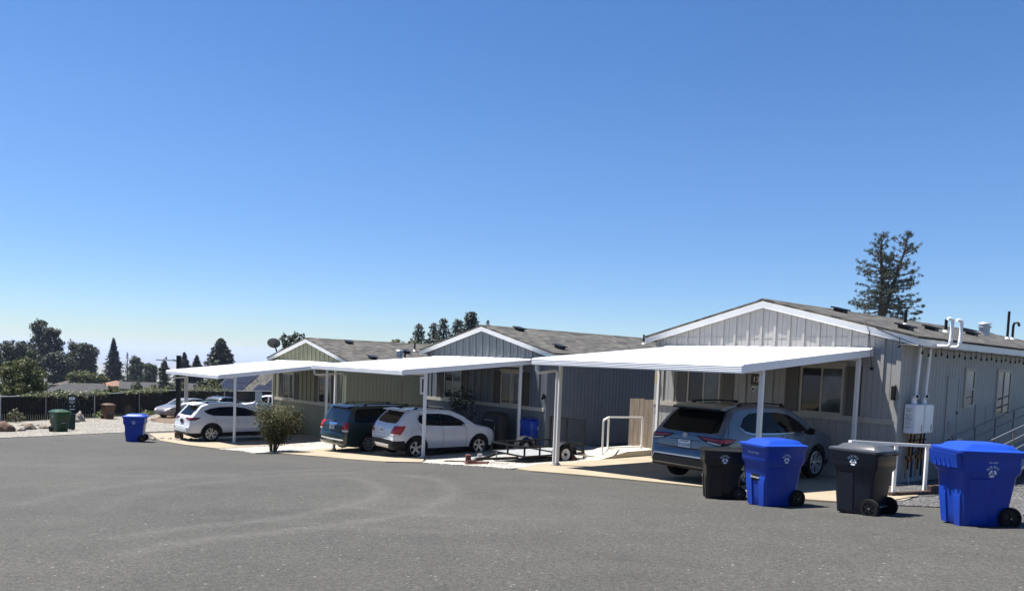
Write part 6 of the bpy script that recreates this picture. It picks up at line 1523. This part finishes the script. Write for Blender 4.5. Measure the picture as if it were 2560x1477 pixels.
# ------------------------------------------------------------------ houses beyond the fence
DK = [(0, (.016, .016, .018)), (.5, (.030, .030, .032)), (1, (.048, .047, .047))]
sh_dark = shingle_mat('dark_grey_shingles', DK); sh_or = shingle_mat('terracotta_shingles', [(0, (.11, .05, .03)), (.5, (.17, .09, .055)), (1, (.22, .13, .085))])
stucco = mat('grey_house_wall', (.16, .16, .155), .8, var=.06); stucco2 = mat('slate_house_wall', (.10, .105, .11), .8, var=.06)
def far_house(label, x, y, rot, w, d, ze, zr, hip, wallm, roofm, gables=(), zb=None, extra=True):
    z0 = tz(x, y) if zb is None else zb
    o = thing('distant_house', label, 'house', (x, y, z0), rot, 'houses beyond the dark fence'); e = ze-z0; r = zr-z0
    q = MB(); q.box(-w/2+.5, w/2-.5, -d/2+.5, d/2-.5, -.5, e); wo = q.build('wall', wallm, o)
    q = MB(); h = w/2-(d/2 if hip else 0); t = .16
    vs = [(-w/2, -d/2, e), (w/2, -d/2, e), (w/2, d/2, e), (-w/2, d/2, e), (-h, 0, r), (h, 0, r)]
    q.add(vs+[(a, b, c-t) for a, b, c in vs[:4]], [(0, 1, 5, 4), (1, 2, 5), (2, 3, 4, 5), (3, 0, 4), (6, 7, 1, 0), (7, 8, 2, 1), (8, 9, 3, 2), (9, 6, 0, 3), (9, 8, 7, 6)])
    for (gx, gw, gd) in gables:
        gh = gw*.5*(r-e)/(d/2)
        q.add([(gx-gw/2, -d/2-gd, e), (gx+gw/2, -d/2-gd, e), (gx, -d/2-gd, e+gh), (gx-gw/2, -d/2+.4, e), (gx+gw/2, -d/2+.4, e), (gx, -d/2+gw*.5, e+gh)], [(0, 2, 5, 3), (1, 4, 5, 2)])
    ro = q.build('roof', roofm, o)
    q = MB()
    for (gx, gw, gd) in gables:
        gh = gw*.5*(r-e)/(d/2); s_ = .93
        q.add([(gx-gw/2*s_, -d/2-gd+.35, e), (gx+gw/2*s_, -d/2-gd+.35, e), (gx, -d/2-gd+.35, e+gh*s_-.1), (gx-gw/2*s_, -d/2-gd+.35, -.5), (gx+gw/2*s_, -d/2-gd+.35, -.5)], [(0, 1, 2), (0, 3, 4, 1)])
        q.box(gx-gw/2*s_, gx+gw/2*s_, -d/2-gd+.36, -d/2+.5, -.5, e-.05)
    if gables: q.build('gable_wall', wallm, o)
    for k in range(3):
        xx = -w*.3+k*w*.3; f = MB(); f.box(xx-.7, xx+.7, -d/2+.44, -d/2+.499, e-1.9, e-.7); wi = f.build('window', M['white_trim'], o)
        f = MB(); f.box(xx-.6, xx+.6, -d/2+.42, -d/2+.439, e-1.8, e-.8); f.build('pane', M['glass'], wi)
    f = MB(); f.cyl((w*.12, d*.12, e+(r-e)*.6), (w*.12, d*.12, e+(r-e)*.6+.7), .09, n=8); f.build('vent_pipe', M['grey_metal'], ro)
    return o
far_house('low house with a dark hip roof and two small gables left of the bins', -81.0, 140, R(30), 14.5, 9, -9.2, -7.2, True, stucco, sh_dark, ((-3.6, 5.2, 1.0), (3.0, 4.6, 1.2)))
far_house('long low house with a plain grey roof beyond the fence shrubs', -88.8, 188, R(24), 19, 8, -10.3, -8.75, False, stucco2, sh_dark)
far_house('small house with a terracotta roof left of the long grey roof', -103.0, 193, R(35), 8, 8, -10.2, -8.9, True, stucco, sh_or)
far_house('distant roof peeping above the dark hip roof', -98.5, 168, R(20), 9, 7, -9.0, -7.9, True, stucco2, shingle_mat('brown_roof_shingles', [(0, (.045, .034, .03)), (1, (.09, .07, .06))]))
# the house with solar panels: steep roof plane rising to the right
def solar():
    x, y = -27.5, 82.0; z0 = tz(x, y); o = thing('solar_house', 'house with black solar panels on its roof right behind the dark fence', 'house', (x, y, z0), R(-38)); e = -5.6-z0; r = -2.0-z0
    q = MB(); q.box(-8.5, 3.8, -1.5, 6.5, -.5, e); q.add([(3.79, -1.5, e), (3.79, 6.5, e), (3.79, 2.5, r-.4)], [(0, 1, 2)]); q.build('wall', M['cladding'], o)
    q = MB(); q.prism([(-2.1, e-.1), (2.5, r), (7.1, e-.1), (7.1, e-.25), (2.5, r-.16), (-2.1, e-.25)], 'x', -9, 4.4); q.build('roof', sh3, o)
    sl = (r-e+.1)/4.6; zq = lambda yy: e-.1+sl*(yy+2.1)
    pm = mat('solar_panel_glass', (.012, .013, .020), .3, spec=.2)
    for (xa, xb, rows) in ((-8.6, -3.2, (0, 1)), (-1.4, 2.6, (0,)), (-.2, 3.6, (1,))):
        for rw in rows:
            ya = -1.7+rw*2.05; yb = ya+2.0; n = int((xb-xa)/1.05)
            for k in range(n):
                q = MB(); a = xa+k*1.05
                q.add([(a, ya, zq(ya)+.10), (a+1.02, ya, zq(ya)+.10), (a+1.02, yb, zq(yb)+.10), (a, yb, zq(yb)+.10), (a, ya, zq(ya)+.05), (a+1.02, ya, zq(ya)+.05), (a+1.02, yb, zq(yb)+.05), (a, yb, zq(yb)+.05)], [(0, 1, 2, 3), (4, 7, 6, 5), (0, 4, 5, 1), (1, 5, 6, 2), (2, 6, 7, 3), (3, 7, 4, 0)])
                q.build('solar_panel', pm, o)
    q = MB()
    for xx, yy in ((-2.5, .8), (-2.2, 1.8), (-2.6, -.6)): q.cyl((xx, yy, zq(yy)), (xx, yy, zq(yy)+.5), .07, n=8)
    q.build('vent_pipe', M['galv'], o)
solar()
q = MB(); q.cyl((0, 0, -.5), (0, 0, 7.2), .13, .1, n=8)
o = q.build('utility_pole', M['bark']); o.location = (-94.2, 170, tz(-94.2, 170)); tag(o, 'thin dark utility pole beyond the fence by the valley gap', 'pole')
# far wooded ridge and scattered valley trees, too many to tell apart
def far_woods():
    P = []; n = 5200
    az = RNG.uniform(R(-46), R(-8), n); r = 430*np.exp(RNG.uniform(0, 2.1, n)); x = r*np.sin(az); y = r*np.cos(az)
    keep = (np.sin(x/210+1)*np.sin(y/260+2)+.35*np.sin(x/60)*np.sin(y/70)) > -.05; x, y, r = x[keep], y[keep], r[keep]; n = len(x)
    z = terrain(x, y); s = RNG.uniform(2.2, 4.5, n)
    for k in range(7): P.append(np.stack([x+RNG.normal(size=n)*s*.5, y+RNG.normal(size=n)*s*.5, z+RNG.uniform(.1, 1.5, n)*s], 1))
    S = np.tile(s*.62, 7); P = np.concatenate(P)
    o = cards('distant_woods', P, S, np.tile([0, -.4, .7], (len(P), 1)), L_OAK, None, (0, 0, 0)); tag(o, 'hazy woods in the valley beyond the houses', 'woods', kind='stuff')
far_woods()

# ------------------------------------------------------------------ air, light, camera
def haze():
    q = MB(); q.box(-9000, 9000, -9000, 16000, -152.5, 24.5); o = q.build('haze', M['land'])
    m = bpy.data.materials.new('haze'); m.use_nodes = True; nt = m.node_tree; nt.nodes.clear()
    v = nt.nodes.new('ShaderNodeVolumePrincipled'); v.inputs['Density'].default_value = HAZE; v.inputs['Color'].default_value = (.60, .71, 1, 1); v.inputs['Anisotropy'].default_value = .2
    out = nt.nodes.new('ShaderNodeOutputMaterial'); nt.links.new(v.outputs[0], out.inputs['Volume'])
    o.data.materials.clear(); o.data.materials.append(m); tag(o, kind='stuff'); o['label'] = 'pale blue haze over the valley'
HAZE = 1.1e-4
if HAZE: haze()
SUN = Vector((-.374, .140, 1)).normalized()
w = bpy.data.worlds.new('World'); scene.world = w; w.use_nodes = True
nt = w.node_tree; bg = nt.nodes['Background']; sky = nt.nodes.new('ShaderNodeTexSky'); sky.sky_type = 'NISHITA'; sky.sun_disc = False
sky.sun_elevation = math.asin(SUN.z); sky.sun_rotation = math.atan2(SUN.x, SUN.y) % (2*math.pi); sky.altitude = 600; sky.air_density = 1.0; sky.dust_density = .0; sky.ozone_density = 3.0
hs = nt.nodes.new('ShaderNodeHueSaturation'); hs.inputs['Saturation'].default_value = 1.22; nt.links.new(sky.outputs[0], hs.inputs['Color'])
mx = nt.nodes.new('ShaderNodeMix'); mx.data_type = 'RGBA'; mx.blend_type = 'MULTIPLY'; mx.inputs[0].default_value = 1; mx.inputs[7].default_value = (1.13, 1.05, 1.13, 1); nt.links.new(hs.outputs[0], mx.inputs[6]); 
tcw = nt.nodes.new('ShaderNodeTexCoord'); sxw = nt.nodes.new('ShaderNodeSeparateXYZ'); nt.links.new(tcw.outputs['Generated'], sxw.inputs[0])
mr = nt.nodes.new('ShaderNodeMapRange'); mr.interpolation_type = 'SMOOTHSTEP'; mr.inputs[1].default_value = -.02; mr.inputs[2].default_value = .30; nt.links.new(sxw.outputs[2], mr.inputs[0])
m2 = nt.nodes.new('ShaderNodeMix'); m2.data_type = 'RGBA'; m2.inputs[6].default_value = (.58, .74, .88, 1); m2.inputs[7].default_value = (1, 1, 1, 1); nt.links.new(mr.outputs[0], m2.inputs[0])
m3 = nt.nodes.new('ShaderNodeMix'); m3.data_type = 'RGBA'; m3.blend_type = 'MULTIPLY'; m3.inputs[0].default_value = 1; nt.links.new(mx.outputs[2], m3.inputs[6]); nt.links.new(m2.outputs[2], m3.inputs[7]); nt.links.new(m3.outputs[2], bg.inputs['Color'])
bg.inputs['Strength'].default_value = .05
sl = bpy.data.lights.new('sun', 'SUN'); sl.energy = 5.0; sl.angle = R(.53); sl.color = (1, .955, .89)
so = bpy.data.objects.new('sun', sl); COL.objects.link(so); so.rotation_euler = (-SUN).to_track_quat('-Z', 'Y').to_euler()
cam = bpy.data.cameras.new('camera'); co = bpy.data.objects.new('camera', cam); COL.objects.link(co); scene.camera = co
FPX, CYP, PIT, ROL = 1858.3, 1011.2, R(3.311), R(2.241)
fw = Vector((0, math.cos(PIT), -math.sin(PIT))); up = Vector((0, math.sin(PIT), math.cos(PIT))); rt = Vector((1, 0, 0))
rt2 = rt*math.cos(ROL)+up*math.sin(ROL); up2 = -rt*math.sin(ROL)+up*math.cos(ROL)
co.matrix_world = Matrix((rt2, up2, -fw)).transposed().to_4x4()
cam.sensor_fit = 'HORIZONTAL'; cam.sensor_width = 36; cam.lens = FPX/2560*36
cam.shift_x = 0; cam.shift_y = (CYP-1477/2)/2560
cam.clip_start = .1; cam.clip_end = 60000
scene.view_settings.view_transform = 'Standard'; scene.view_settings.look = 'None'; scene.view_settings.exposure = 1.4; scene.view_settings.gamma = 1
scene.cycles.max_bounces = 8; scene.cycles.volume_bounces = 0
scene.render.resolution_x = 1024; scene.render.resolution_y = 590
